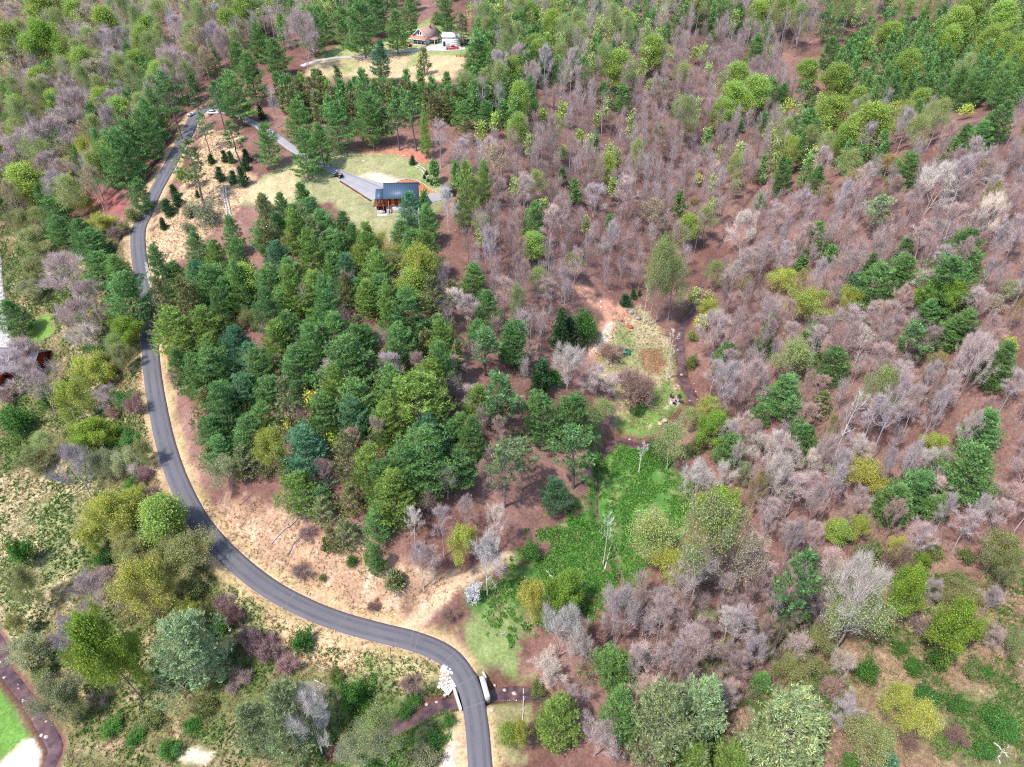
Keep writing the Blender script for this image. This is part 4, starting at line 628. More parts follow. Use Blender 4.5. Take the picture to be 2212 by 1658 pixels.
WOODS = dict(
 centre='990 470;1010 330;1100 300;1200 240;1400 160;1500 60;1640 40;1720 270;1620 410;1500 560;1460 640;1390 630;1260 610;1200 740;1140 820;1120 900;1040 700;1010 560',
 right='1530 880;1530 650;1650 460;1800 450;2000 360;2250 300;2250 1150;1950 1230;1800 1210;1620 1190;1560 1000',
 lower='1350 1310;1480 1230;1640 1200;1800 1230;1860 1330;1760 1420;1560 1560;1400 1560;1330 1440',
 topleft='-20 -10;560 -10;580 100;480 180;400 240;330 330;270 400;230 465;0 500;-40 300',
 grove='355 660;385 610;430 590;490 560;600 525;700 510;780 550;900 570;960 640;980 800;1050 900;1030 1060;880 1130;700 1060;560 1040;450 960;400 800',
  band='B 150 640;B 600 640;B 850 650;B 1350 660;B 1350 800;B 1100 800;B 900 790;B 600 820;B 200 790',
 rightband='B 1420 340;B 1650 260;C 60 300;C 60 680;B 1640 820;B 1380 780;B 1380 600',
 topmid='480 -10;560 -10;760 -10;860 10;900 18;1000 12;1020 60;1080 200;1000 240;1100 300;1200 240;1400 150;1500 60;1380 -10;1000 -10;620 110;580 100',
 topright='1380 -10;2260 -10;2260 70;1900 70;1700 130;1500 80',
 pineslope='1800 160;1880 90;2010 60;2120 80;2250 60;2250 230;2150 240;2000 240;1900 260;1800 220',
 edge='1660 300;1760 250;1900 280;2010 290;2000 340;1800 430;1720 420;1640 400',
 pinefloor='430 950;560 700;760 560;960 620;1090 830;1110 1000;1050 1180;880 1180;700 1080;520 1060')
stand(WOODS['grove'], 7.5, dict(P=.58, p=.2, u=.08, H=.08, Y=.06), 20, (13, 19), (3.8, 5.0), .7)
stand(WOODS['pineslope'], 6.0, dict(P=.82, p=.08, G=.06, g=.04), 1, (15, 20), (3.6, 4.8), .45)
stand(WOODS['edge'], 6.5, dict(G=.14, g=.3, P=.26, Y=.1, B=.2), 2, (13, 17), (2.8, 3.8), .5)
stand(WOODS['topright'], 6.2, dict(B=.40, n=.2, g=.22, G=.08, P=.10), 3, (17, 23), (3.8, 5.4), .45)
stand(WOODS['topleft'], 6.5, dict(b=.26, B=.2, g=.24, G=.1, P=.12, k=.08), 4, (13, 18), (3.4, 5.0), .5)
stand(WOODS['band'], 4.6, dict(P=.6, H=.3, p=.1), 15, (9, 13), (2.4, 3.2), .35)
stand(WOODS['rightband'], 5.0, dict(P=.8, p=.1, H=.1), 16, (12, 17), (2.8, 3.8), .35)
stand(WOODS['topmid'], 5.2, dict(P=.4, B=.3, g=.2, G=.1), 14, (13, 18), (3.0, 4.2), .5)
NF0 = len(placed)
stand(WOODS['centre'], 3.9, dict(r=.30, B=.22, n=.42, g=.06), 5, (8, 18), (1.4, 3.1), .65)
stand(WOODS['right'], 3.9, dict(r=.28, B=.28, n=.36, b=.05, K=.03), 6, (8, 17), (1.4, 3.3), .65)
stand(WOODS['lower'], 4.0, dict(r=.4, n=.45, b=.15), 7, (8, 13), (1.6, 2.8), .45)
stand(WOODS['pinefloor'], 5.0, dict(H=.5, n=.3, r=.2), 8, (7, 12), (1.8, 2.8), .45)
# a filler tree standing right in front of one measured in the photograph would hide it: leave most of those out
pa = np.array([p[1:] for p in placed]); cx_, cy_, cd_ = project(pa[:, 0], pa[:, 1], pa[:, 2]+pa[:, 3]*.6); wpx = pa[:, 4]/cd_*FP; hpx = pa[:, 3]*.4/cd_*FP*.85; gdrop = np.random.default_rng(3); drop = set()
EXM = np.array([KIND[placed[i][0]][0] not in ('SB', 'S', 'B', 'BN') for i in range(NEXPL)])
for i in range(NF0, len(placed)):
    hid = EXM & (cd_[:NEXPL] > cd_[i]) & (cd_[:NEXPL] < cd_[i]+60) & (np.abs(cx_[:NEXPL]-cx_[i]) < wpx[:NEXPL]*.85) & (np.abs(cy_[:NEXPL]-cy_[i]) < hpx[:NEXPL]+hpx[i]*.5)
    if hid.any() and gdrop.random() < .8: drop.add(i)
placed = [p for i, p in enumerate(placed) if i not in drop]
# ---------------------------------------------------------------- place the trees; name each by its look and the nearest landmark
LAND = [('the concrete bridge', 1005, 1490), ('the log cabin', 865, 425), ('the brown-roofed house', 915, 95), ('the white garage', 975, 85), ('the fire pit', 1460, 872), ('the green well platform', 1352, 762),
 ('the orange dirt slope', 1310, 655), ('the grey shed', 967, 403), ('the parked buggy', 731, 381), ('the bend above the bridge', 960, 1412), ('the rock-edged road curve', 325, 640), ('the dead creekside snag', 1462, 735), ('the red-walled house', 50, 805),
 ('the lower-left sandbank', 70, 1625), ('the lush meadow', 1390, 1070), ('the dirt track mouth', 915, 1335), ('the white flowering shrub', 1022, 1286), ("the road's far end", 418, 250), ('the garden rock wall', 490, 450), ('the top left corner', 60, 60), ('the top right corner', 2150, 60),
 ('the bottom right corner', 2160, 1610), ('the right edge midpoint', 2180, 830), ('the cut bank logs', 640, 1180), ('the round roadside shrub', 645, 1393), ('the far-left field', 70, 1180), ("the road's left bulge", 330, 850), ('the lower creek', 60, 1520), ('the paired white snags', 1850, 900),
 ('the pine-clad far slope', 2020, 160), ('the ridge pines', 2130, 290), ('the lone lawn tree', 913, 130), ('the creek bend', 1500, 830), ('the long-trunked pine', 1750, 1300), ('the bank of brambles', 580, 1410), ('the upper lawn', 760, 150), ('the bottom centre sage trees', 2050, 1560), ('the centre bare woods', 1350, 420), ('the big round vivid tree', 210, 1440), ('the golden tree', 290, 1290), ('the middle of the pines', 800, 800), ('the blue-green round pine', 650, 980), ('the tall poplar trio', 1440, 600), ('the top edge midpoint', 1400, 20)]
LX = np.array([l[1] for l in LAND]); LY = np.array([l[2] for l in LAND]); ORD = ['nearest', 'second nearest', 'third nearest', 'fourth nearest', 'fifth nearest', 'sixth nearest', 'seventh nearest', 'eighth nearest', 'ninth nearest', 'tenth nearest', 'eleventh nearest', 'twelfth nearest', 'thirteenth nearest', 'fourteenth nearest', 'fifteenth nearest', 'sixteenth nearest', 'seventeenth nearest', 'eighteenth nearest']
DIRS = ['right of', 'above right of', 'above', 'above left of', 'left of', 'below left of', 'below', 'below right of']
def name_all(items):
    """items: (look, px, py) -> one label each, telling where it stands from the nearest landmark"""
    b = {}
    for i, (look, x, y) in enumerate(items):
        d = np.hypot(LX-x, LY-y); k = int(d.argmin()); a = math.atan2(-(y-LY[k]), x-LX[k]); b.setdefault((look, k, int(round(a/(math.pi/4))) % 8), []).append((d[k], i))
    out = [None]*len(items)
    for (look, k, s), L in b.items():
        for n, (d, i) in enumerate(sorted(L)): out[i] = '%s %s %s%s' % (look, DIRS[s], LAND[k][0], '' if len(L) == 1 else ', '+(ORD[n] if n < len(ORD) else 'number %d out' % (n+1)))
    return out
def jit(c, r, a=.12):
    v = 1+r.uniform(-a, a); w = r.uniform(-.07, .07); return (max(0, c[0]*v*(1+w)), c[1]*v, max(0, c[2]*v*(1-w)), 1)
CATKEY = {}
tx, ty, tdep = project(np.array([p[1] for p in placed]), np.array([p[2] for p in placed]), np.array([p[3]+p[4]*.6 for p in placed]))
inview = (tx > -40) & (tx < 2252) & (ty > -60) & (ty < 1720)
size = np.array([p[4]*p[5] for p in placed])/tdep**2; order = np.argsort(-size); keep = np.zeros(len(placed), bool); cnt = {}
size[:NEXPL] *= 1.3; order = np.argsort(-size)
for i in order:
    if not inview[i] and i >= NEXPL: continue
    k = KIND[placed[i][0]][3]
    if cnt.get(k, 0) < (330 if k == 'pine_tree' else 300): keep[i] = True; cnt[k] = cnt.get(k, 0)+1
print('tree things', cnt, 'rest', int((~keep & inview).sum()))
ids = np.where(keep)[0]
labels = name_all([(KIND[placed[i][0]][5], tx[i], ty[i]) for i in ids])
GROUPS = {'pine_tree': 'pines of the valley woods', 'bare_tree': 'bare trees of the valley woods', 'leafing_tree': 'trees coming into leaf', 'shrub': 'shrubs along the road and creek', 'young_conifer': 'small planted conifers', 'bare_bush': 'leafless bushes and brambles', 'catkin_tree': 'trees in catkin or bud', 'dead_tree': 'dead standing trees', 'flowering_shrub': 'flowering shrubs'}
def add_tree(i, label):
    k, x, y, z, h, r = placed[i]; pk, cc, bc, nm, cat, look = KIND[k]; L, H0, R0 = PROTO[pk]; rr = random.Random(i*7+1); T, C = L[rr.randrange(len(L))]
    sx = r/R0*1.03; sz = h/H0; sx = min(max(sx, sz*.42), sz*2.4)
    o = empty(nm, (x, y, z), rr.uniform(0, 6.28), (sx*rr.uniform(.93, 1.07), sx, sz)); o.rotation_euler = (rr.gauss(0, .025), rr.gauss(0, .025), o.rotation_euler[2])
    a = link('trunk', T, o); a.color = jit(bc, rr); b = link('crown', C, o); b.color = jit(cc, rr)
    tag(o, label, cat, GROUPS[nm])
for i, lb in zip(ids, labels): add_tree(int(i), lb)
# the many further trees that read as one mass: one object per kind of mass
def merged(idx, name, label, cat, mat):
    m = MB()
    for i in idx:
        k, x, y, z, h, r = placed[i]; pk, cc, bc, nm, _, _ = KIND[k]; g = np.random.default_rng(i); v = 1+g.normal(0, .1); ev = nm == 'pine_tree'; cc = np.array(cc)*v; lf = nm == 'leafing_tree'
        m.tube([(x, y, z), (x+g.normal(0, .3), y+g.normal(0, .3), z+h*.5), (x+g.normal(0, .4), y+g.normal(0, .4), z+h*.95)], [h*.011, h*.008, .02], 3, tint=bc)
        q = 56 if ev else 34; a = g.uniform(0, 6.28, q); f = g.uniform(.12, .97, q) if ev else g.uniform(.3, .9, q); b0 = np.column_stack([np.full(q, x), np.full(q, y), z+h*f])
        e = np.column_stack([np.cos(a)*r, np.sin(a)*r, h*(.04 if ev else .20 if lf else .34)*np.ones(q)])*((1.02-f)**.6 if ev else 1.1-f*.75)[:, None]*g.uniform(.7, 1.1, (q, 1)); s = unit(np.cross(e, [0, 0, 1.]))*.05
        V = np.stack([b0-s, b0+s, b0+e], 1).reshape(-1, 3); m.add(V, np.arange(q*3), bc); n = 22
        t0 = np.repeat(b0, n, 0)+np.repeat(e, n, 0)*g.uniform(.3, 1, (q*n, 1)); M = MB()
        if ev: needles(M, t0+g.normal(0, .3, t0.shape), unit(np.repeat(e, n, 0)+[0, 0, 1.2]), g, 1, .8, .16, .5, tint_of(q*n, g, .2, .07)*cc)
        elif lf: leafcards(M, t0+g.normal(0, .5, t0.shape), g, .26, tint_of(q*n, g, .2, .07)*cc)
        else: needles(M, t0, unit(np.repeat(e, n, 0)+[0, 0, 1.2]), g, 1, 1.5, .017, .38, tint_of(q*n, g, .1, .05)*cc)
        m.add(M.v[0], M.f[0], M.t[0])
    if idx: tag(link(name, m.mesh(name, mat, 'Col')), label, cat, kind='stuff')
rest = [int(i) for i in np.where(~keep & inview)[0]]
merged([i for i in rest if KIND[placed[i][0]][3] not in ('pine_tree', 'leafing_tree')], 'bare_woods', 'mass of further small bare trees filling the woods', 'woods', M_COVER)
merged([i for i in rest if KIND[placed[i][0]][3] == 'pine_tree'], 'pine_woods', 'mass of further pines on the far slopes', 'woods', M_COVER)
merged([i for i in rest if KIND[placed[i][0]][3] == 'leafing_tree'], 'leafing_woods', 'mass of further leafing trees on the far slopes', 'woods', M_COVER)

# ---------------------------------------------------------------- ground cover nobody could count
def scatter(n, s, seed):
    g = np.random.default_rng(seed); q = pts(s); P = cast(q[:, 0], q[:, 1])[:, :2]; mn, mx = P.min(0), P.max(0); c = g.uniform(mn, mx, (n*4, 2)); c = c[inpoly(c[:, 0], c[:, 1], P)][:n]; return c
def dry(c, hw=2.6):
    d = pdist(c[:, 0], c[:, 1], ROAD)[0]; e, _, _, ar = pdist(c[:, 0], c[:, 1], CREEK); e = e-np.interp(ar, ca_, CWID); f = pdist(c[:, 0], c[:, 1], LCREEK)[0]; a = pdist(c[:, 0], c[:, 1], DRIVE)[0]; return c[(d > hw) & (e > .15) & (f > 2.6) & (a > 2.2)]
def tufts(name, c, ht, wd, k, cols, seed, label, cat, cone=.5, zup=1.):
    g = np.random.default_rng(seed); z = gh(c[:, 0], c[:, 1]); P = np.column_stack([c, z]); m = MB(); cols = np.array(cols); pick = cols[g.integers(0, len(cols), len(P))]*(1+g.normal(0, .18, (len(P), 1)))
    needles(m, P, np.broadcast_to([0, 0, zup], P.shape), g, k, ht, wd, cone, np.clip(pick, .01, 1)); o = link(name, m.mesh(name, M_COVER, 'Col')); tag(o, label, cat, kind='stuff')
def zpts(n, names, seed, base='-40 0;2260 0;2260 1740;-40 1740', thr=.5):
    c = scatter(n, base, seed); m = np.zeros(len(c))
    for k in names: m = np.maximum(m, zmask(c[:, 0], c[:, 1], ZD[k], 3))
    return c[m > thr]
lowp = dry(scatter(52000, '-40 480;235 470;292 600;312 900;362 1110;480 1255;700 1400;960 1440;1000 1680;1000 1740;-40 1740', 1))
nn = fbm(lowp[:, 0]/5, lowp[:, 1]/5, 41)+rng.normal(0, .05, len(lowp))
EXCL = np.maximum.reduce([zmask(lowp[:, 0], lowp[:, 1], ZD[k], 3) for k in ('sand', 'sand2', 'sand3', 'llawn', 'leftlawn')])
lowp, nn = lowp[EXCL < .3], nn[EXCL < .3]
tufts('green_undergrowth', lowp[nn > .5], .55, .10, 7, [(.09, .18, .04), (.14, .20, .05), (.17, .19, .07), (.06, .14, .03)], 1, 'low green undergrowth across the valley floor left of the road', 'undergrowth', .9)
tufts('dry_weeds', lowp[nn <= .5], .6, .06, 6, [(.42, .33, .20), (.33, .25, .15), (.30, .27, .12), (.25, .16, .10)], 2, 'dry straw weeds across the valley floor left of the road', 'weeds', .8)
c = dry(zpts(90000, ('lush', 'lushlow'), 3, '900 900;1520 900;1520 1360;1300 1740;700 1740'))
tufts('meadow_grass', c[fbm(c[:, 0]/4, c[:, 1]/4, 61)+rng.normal(0, .06, len(c)) > .40], .42, .11, 6, [(.08, .23, .04), (.12, .29, .05), (.18, .33, .07), (.06, .17, .035)], 3, 'lush bright green meadow plants beside the creek', 'meadow plants', .8)
c = dry(zpts(60000, ('bank', 'verge', 'clearing', 'sunny', 'green2'), 4, '300 280;560 280;1520 640;1520 950;1000 1300;1100 1700;900 1560;400 1300;300 700'), 2.4)
tufts('straw_grass', c, .55, .065, 6, [(.60, .46, .29), (.48, .33, .20), (.33, .21, .13), (.34, .31, .15), (.25, .15, .10)], 4, 'dry straw grass on the road banks and clearing', 'grass', .9)
c = dry(scatter(42000, '1700 1280;1900 1250;2250 1220;2250 1740;1500 1740;1350 1560;1420 1500', 5)); nn = fbm(c[:, 0]/6, c[:, 1]/6, 43)+rng.normal(0, .07, len(c))
tufts('forest_herbs', c[nn > .56], .5, .10, 7, [(.07, .17, .035), (.10, .20, .05), (.15, .19, .06)], 5, 'green herbs spreading over the lower right woodland floor', 'herbs', .9)
tufts('dry_brush', c[nn <= .56][::2], .7, .035, 6, [(.36, .23, .18), (.30, .18, .13), (.40, .30, .22)], 6, 'dry brown brush on the lower right woodland floor', 'brush', .7)
# thin leafless saplings and fallen sticks in the woods
cc_ = np.concatenate([scatter(20000, WOODS['centre'], 7), scatter(24000, WOODS['right'], 8), scatter(7000, WOODS['lower'], 9), scatter(5000, WOODS['topleft'], 10), scatter(2200, WOODS['topright'], 12)]); cc_ = cc_[pdist(cc_[:, 0], cc_[:, 1], CREEK)[0] > 3]
tufts('saplings', cc_, 2.6, .022, 3, [(.33, .27, .26), (.27, .20, .18), (.40, .35, .32), (.24, .16, .14)], 7, 'thin leafless saplings standing all through the bare woods', 'saplings', .22)
tufts('fallen_sticks', np.concatenate([cc_[::2]+.8, scatter(4000, WOODS['pinefloor'], 13)]), 1.3, .03, 2, [(.40, .34, .31), (.20, .13, .11), (.30, .22, .19)], 8, 'fallen sticks and dead twigs on the woodland floor', 'sticks', .7, .08)
# ---------------------------------------------------------------- buildings
def gp(px, py): return cast([px], [py])[0]
def gc(c, x, y): return gp(*cr(c, x, y))
def zp(px, py, h):                                          # pixel on the level plane z = h
    r = rays(px, py); t = (h-CAMH)/r[2]; return np.array([r[0]*t, r[1]*t, h])
def bx(c, d, rz=0., taper=1.): return MB().box(c, d, rz, taper)
M_METALROOF = material('blue metal roof', (.05, .082, .125), .5, .06, 2.0, metal=.1, spec=.4)
M_LOG = material('orange logs', (.50, .12, .03), .6, .25, 3.0)
M_DARKWOOD = material('dark stained wood', (.13, .04, .025), .7, .25, 4.0)
M_CONC = material('weathered concrete', (.46, .43, .41), .9, .22, 2.0, var2=.15, scale2=.6)
M_WHITE = material('white paint', (.70, .70, .70), .6, .05, 2.0)
M_GLASS = material('window glass', (.02, .025, .03), .08, 0, spec=.6)
M_SIDING = material('pale siding', (.60, .57, .62), .8, .06, 2.0)
M_BROWNROOF = material('brown shingles', (.33, .205, .17), .9, .15, 5.0, var2=.08, scale2=.5)
M_REDROOF = material('rust porch roof', (.45, .20, .13), .8, .12, 3.0)
M_BARNRED = material('barn red boards', (.22, .025, .02), .8, .2, 4.0)
M_GREYROOF = material('grey metal roof', (.23, .20, .22), .6, .15, 2.0, metal=.2)
M_GREYWOOD = material('weathered grey wood', (.30, .27, .25), .9, .2, 5.0)
M_DARK = material('dark parts and shade', (.025, .022, .022), .9, .1, 2.0)
M_STONE = material('pale stone', (.40, .35, .30), .9, .25, 3.0)
M_STONE2 = material('grey stone', (.25, .23, .225), .9, .25, 3.0)
M_WSTONE = material('white quarried stone', (.62, .60, .58), .9, .12, 3.0)
def window(parent, c, w, h, axis='y', depth=.08, mats=None):
    """a window with its pane set in a proud frame; axis is the way it faces"""
    f = MB(); t = .09; s = (w, depth, h) if axis == 'y' else (depth, w, h); x, y, z = c
    def b(dx, dz, a, q): f.box((x+(dx if axis == 'y' else 0), y+(0 if axis == 'y' else dx), z+dz), (a, depth, q) if axis == 'y' else (depth, a, q))
    b(0, h/2, w+t, t); b(0, -h/2, w+t, t); b(-w/2, 0, t, h-t); b(w/2, 0, t, h-t)
    o = part('window', f, M_WHITE if mats is None else mats, parent); p = part('pane', bx(c, (w-.02, depth*.5, h-.02) if axis == 'y' else (depth*.5, w-.02, h-.02)), M_GLASS, o); return o
def slab(P0, P1, P2, P3, th=.12):
    """a roof plane through four corners with thickness"""
    P = np.array([P0, P1, P2, P3], float); n = np.cross(P[1]-P[0], P[3]-P[0]); n /= np.linalg.norm(n); n = n if n[2] > 0 else -n
    m = MB(); V = np.concatenate([P, P-n*th]); q = [(0, 1, 2, 3), (7, 6, 5, 4), (0, 4, 5, 1), (1, 5, 6, 2), (2, 6, 7, 3), (3, 7, 4, 0)]; m.add(V, [t for a, b, c, d in q for t in ((a, b, c), (a, c, d))]); return m
# the log cabin
f0 = gp(862, 461); cab = empty('log_cabin', (f0[0], f0[1], f0[2]-.1), math.radians(3))
tag(cab, 'orange log cabin with blue metal roof and open porch above the yard', 'cabin')
x0, x1, xp, yb, ez, rz_ = -4.0, 5.8, -6.2, 8.8, 5.0, 7.7
part('foundation_wall', bx(((x0+x1)/2, (.4+yb)/2, .8), (x1-x0-.1, yb-.4, 3.4)), M_CONC, cab)
lw = MB()
for k in range(8): lw.box(((x0+x1)/2, (.25+yb)/2, 2.68+k*.3), (x1-x0+(.08 if k % 2 else 0), yb-.2+(0 if k % 2 else .08), .285))
lw.prism([(.3, 5.05), (yb, 5.05), ((.3+yb)/2, 7.45)], 'x', x0+.05, x1-.05); walls = part('log_wall', lw, M_LOG, cab)
dk = part('deck', bx(((xp+x0)/2-.0, 2.6, 2.45), (x0-xp+2.6, 5.2, .22)), M_DARKWOOD, cab)
for x, y in ((xp+.2, .15), (x0+1.2, -.15), (xp+.2, 5.0), (xp+1.7, .15)): part('post', bx((x, y, 2.1), (.24, .24, 5.6)), M_LOG if x > xp+.5 else M_DARKWOOD, cab)
rl = MB(); rl.box(((xp+x0)/2+.4, .08, 3.4), (x0-xp+1.0, .1, .1)); rl.box(((xp+x0)/2+.4, .08, 2.75), (x0-xp+1.0, .08, .08)); rl.box((xp+.15, 2.6, 3.4), (.1, 5, .1))
for k in range(12): rl.box((xp+.35+k*.28, .08, 3.05), (.05, .05, .66))
part('railing', rl, M_DARKWOOD, cab)
part('porch_shade_block', bx((x0-.9, 1.4, 1.1), (2.2, 2.2, 2.2)), M_DARK, cab)  # solid block; its near-black colour stands for shade in the opening under the deck
part('porch_floor', bx((x0-.6, -.2, .05), (3.6, 3.0, .3)), M_CONC, cab)
window(cab, (-2.7, .12, 3.7), 1.0, 1.2, mats=M_DARKWOOD); window(cab, (1.5, .12, 3.7), 1.4, 1.2, mats=M_DARKWOOD); window(cab, (3.9, .12, 3.7), 1.2, 1.2, mats=M_DARKWOOD)
dr = part('door', bx((-.6, .12, 3.6), (.95, .1, 2.0)), M_DARKWOOD, cab); part('handle', bx((-.25, .05, 3.55), (.06, .08, .14)), M_WHITE, dr)
ym = (.3+yb)/2; roof = part('roof', slab((x0-.3, -.6, ez), (x1+.5, -.6, ez), (x1+.5, ym, rz_), (x0-.3, ym, rz_)), M_METALROOF, cab); part('roof', slab((x0-.3, yb+.9, ez-.05), (x1+.5, yb+.9, ez-.05), (x1+.5, ym, rz_), (x0-.3, ym, rz_)), M_METALROOF, cab)
part('porch_roof', slab((xp-.35, -.62, ez-.05), (x0-.3, -.62, ez-.05), (x0-.3, 2.9, ez+1.7), (xp-.35, 2.9, ez+1.7)), M_METALROOF, cab); part('porch_roof', slab((xp-.35, 6.6, ez-.05), (x0-.3, 6.6, ez-.05), (x0-.3, 2.9, ez+1.7), (xp-.35, 2.9, ez+1.7)), M_METALROOF, cab)
part('barge_board', bx((xp-.4, 2.9, ez+.0), (.06, 6.4, .2)), M_WHITE, cab); part('ridge_cap', bx(((x0+x1)/2+.1, ym, rz_+.04), (x1-x0+.9, .4, .08)), M_METALROOF, cab)
sl = (rz_-ez)/(ym+.6)
for k in range(20):
    x = x0-.1+k*(x1-x0+.5)/19; part('roof_seam', slab((x-.025, -.58, ez+.045), (x+.025, -.58, ez+.045), (x+.025, ym-.2, rz_+.045-.2*sl), (x-.025, ym-.2, rz_+.045-.2*sl), .04), M_METALROOF, roof)
# shed beside it
s0 = gc('B', 1238, 1282); shed = empty('shed', (s0[0], s0[1], s0[2]-.1), math.radians(4)); tag(shed, 'small weathered grey shed with flat roof right of the log cabin', 'shed')
part('wall', bx((0, 1.2, 1.35), (2.7, 2.4, 2.7)), M_GREYWOOD, shed); part('roof', slab((-1.75, -.5, 2.72), (1.75, -.5, 2.72), (1.75, 2.8, 3.25), (-1.75, 2.8, 3.25), .14), M_GREYROOF, shed); d_ = part('door', bx((-.3, -.03, 1.1), (.95, .06, 2.0)), M_DARKWOOD, shed); part('handle', bx((.05, -.08, 1.05), (.06, .06, .14)), M_WHITE, d_)
# pale curved retaining wall left of the porch: blocks are pieces
def rockrow(name, P, w, hgt, size, label, cat, mat, seed, rows=1, parts_='stone'):
    g = random.Random(seed); o = empty(name, tuple(P[0])); tag(o, label, cat); L = resample(np.array(P)[:, :2], size*.8); N = frame(L)
    for i, (x, y) in enumerate(L):
        for r in range(rows):
            u = ((r+.5)/rows-.5)*w+g.uniform(-.1, .1); X, Y = x+N[i, 0]*u, y+N[i, 1]*u; z = float(gh(np.array([X]), np.array([Y]))[0])
            st = link(parts_, ROCK[g.randrange(len(ROCK))], o); st.location = (X-P[0][0], Y-P[0][1], z+hgt*.35-P[0][2]); s = size*g.uniform(.75, 1.25); st.scale = (s*.62, s*.5, max(hgt, s*.4)*.62*g.uniform(.8, 1.15)); st.rotation_euler = (g.gauss(0, .15), g.gauss(0, .15), math.atan2(-N[i, 0], N[i, 1])+g.gauss(0, .4)); st.material_slots[0].link = 'OBJECT'; st.material_slots[0].material = mat
    return o
def rock(seed, jag=.22, sub=2):
    import bmesh
    g = np.random.default_rng(seed); bm = bmesh.new(); bmesh.ops.create_icosphere(bm, subdivisions=sub, radius=1.)
    ax = unit(g.normal(0, 1, (7, 3))); off = g.uniform(.62, .95, 7)
    for v in bm.verts:
        p = np.array(v.co); p = p*(1+g.normal(0, .04))
        for a, o in zip(ax, off):
            d = p@a
            if d > o: p = p-a*(d-o)
        v.co = p
    me = bpy.data.meshes.new('rock'); bm.to_mesh(me); bm.free(); me.materials.append(M_STONE); return me
ROCK = [rock(i, sub=2 if i < 2 else 1) for i in range(6)]
rockrow('retaining_wall', [zp(*p, f0[2]) for p in (cr('B', 818, 1300), cr('B', 790, 1318), cr('B', 782, 1360), cr('B', 800, 1384), cr('B', 830, 1386))], .6, 1.3, .9, 'pale curved stone retaining wall left of the cabin porch', 'wall', M_STONE, 4)
rockrow('garden_rock_wall', [gc('A', 1455, 1220), gc('A', 1462, 1290), gc('A', 1475, 1350), gc('A', 1490, 1425)], 1.5, .6, .8, 'pale rock wall running beside the garden lawn near small conifers', 'wall', M_STONE, 5, 2)
rockrow('roadside_rock_edging', [gc('E', 945, 50), gc('E', 962, 120), gc('E', 990, 220), gc('E', 1028, 325)], 1.0, .45, .75, 'pale rock edging along the inside of the road curve', 'rock edging', M_STONE, 6, 2)
rockrow('rip_rap', [gc('J', 1200, 1060), gc('J', 1235, 1085), gc('J', 1265, 1120), gc('J', 1275, 1140)], 3.4, .45, .85, 'heap of white quarried stone left of the bridge', 'stone heap', M_WSTONE, 7, 7)
rockrow('mulch_bed_edging', [gc('B', 890, 1198), gc('B', 970, 1162), gc('B', 1060, 1182), gc('B', 1120, 1222), gc('B', 1175, 1252)], .3, .3, .5, 'rock edging around the orange mulch bed behind the cabin', 'rock edging', M_STONE, 8)
rockrow('slope_rockery', [gc('B', 1040, 1080), gc('B', 1080, 1100), gc('B', 1120, 1160), gc('B', 1165, 1200)], 2.0, .4, .6, 'row of pale landscaping rocks climbing above the grey shed', 'rockery', M_STONE, 9, 2)
# upper house
h0 = gp(902, 99); hs = empty('farmhouse', (h0[0], h0[1], h0[2]-.1), math.radians(-24)); tag(hs, 'pale gabled house with brown shingle roof and front porch', 'house')
W2, Lh = 4.0, 11.5
part('wall', MB().prism([(-W2, 0), (W2, 0), (W2, 3.1), (0, 6.3), (-W2, 3.1)], 'y', 2.4, 2.4+Lh), M_SIDING, hs)
part('porch_floor', bx((0, 1.15, .2), (2*W2, 2.3, .4)), M_CONC, hs)
for k in range(5): part('post', bx((-W2+.15+k*(2*W2-.3)/4, .15, 1.45), (.18, .18, 2.3)), M_WHITE, hs)
part('porch_roof', slab((-W2-.3, -.25, 2.55), (W2+.3, -.25, 2.55), (W2+.3, 2.45, 3.55), (-W2-.3, 2.45, 3.55)), M_REDROOF, hs); part('porch_fascia', bx((0, -.28, 2.48), (2*W2+.6, .08, .22)), M_WHITE, hs)
part('roof', slab((-W2-.6, 1.9, 2.75), (-W2-.6, 2.4+Lh+.5, 2.75), (0, 2.4+Lh+.5, 6.5), (0, 1.9, 6.5), .15), M_BROWNROOF, hs); part('roof', slab((W2+.6, 1.9, 2.75), (W2+.6, 2.4+Lh+.5, 2.75), (0, 2.4+Lh+.5, 6.5), (0, 1.9, 6.5), .15), M_BROWNROOF, hs)
for s in (-1, 1): part('barge_board', slab((s*(W2+.62), 1.82, 2.72), (s*(W2+.62), 1.9, 2.72), (0, 1.9, 6.53), (0, 1.82, 6.53), .22), M_WHITE, hs)
for x in (-.5, .5): window(hs, (x, 2.36, 4.6), .7, 1.3)
for x in (-2.8, -1.2, 2.6): window(hs, (x, 2.36, 1.8), 1.0, 1.4)
dh = part('door', bx((.8, 2.36, 1.35), (1.0, .1, 2.1)), M_DARK, hs); part('handle', bx((1.15, 2.28, 1.3), (.06, .08, .14)), M_WHITE, dh)
for y in (4.5, 7.0, 9.5, 12): window(hs, (W2+.02, y, 1.9), 1.1, 1.2, 'x')
ca = part('carport_roof', slab((W2+.55, 2.6, 2.62), (W2+3.4, 2.6, 2.35), (W2+3.4, 8.2, 2.35), (W2+.55, 8.2, 2.62), .14), M_BROWNROOF, hs)
for y in (2.8, 5.4, 8.0): part('post', bx((W2+3.2, y, 1.2), (.16, .16, 2.4)), M_WHITE, hs)
part('chimney', bx((1.2, 10, 6.4), (.7, .7, 1.6)), M_REDROOF, hs)
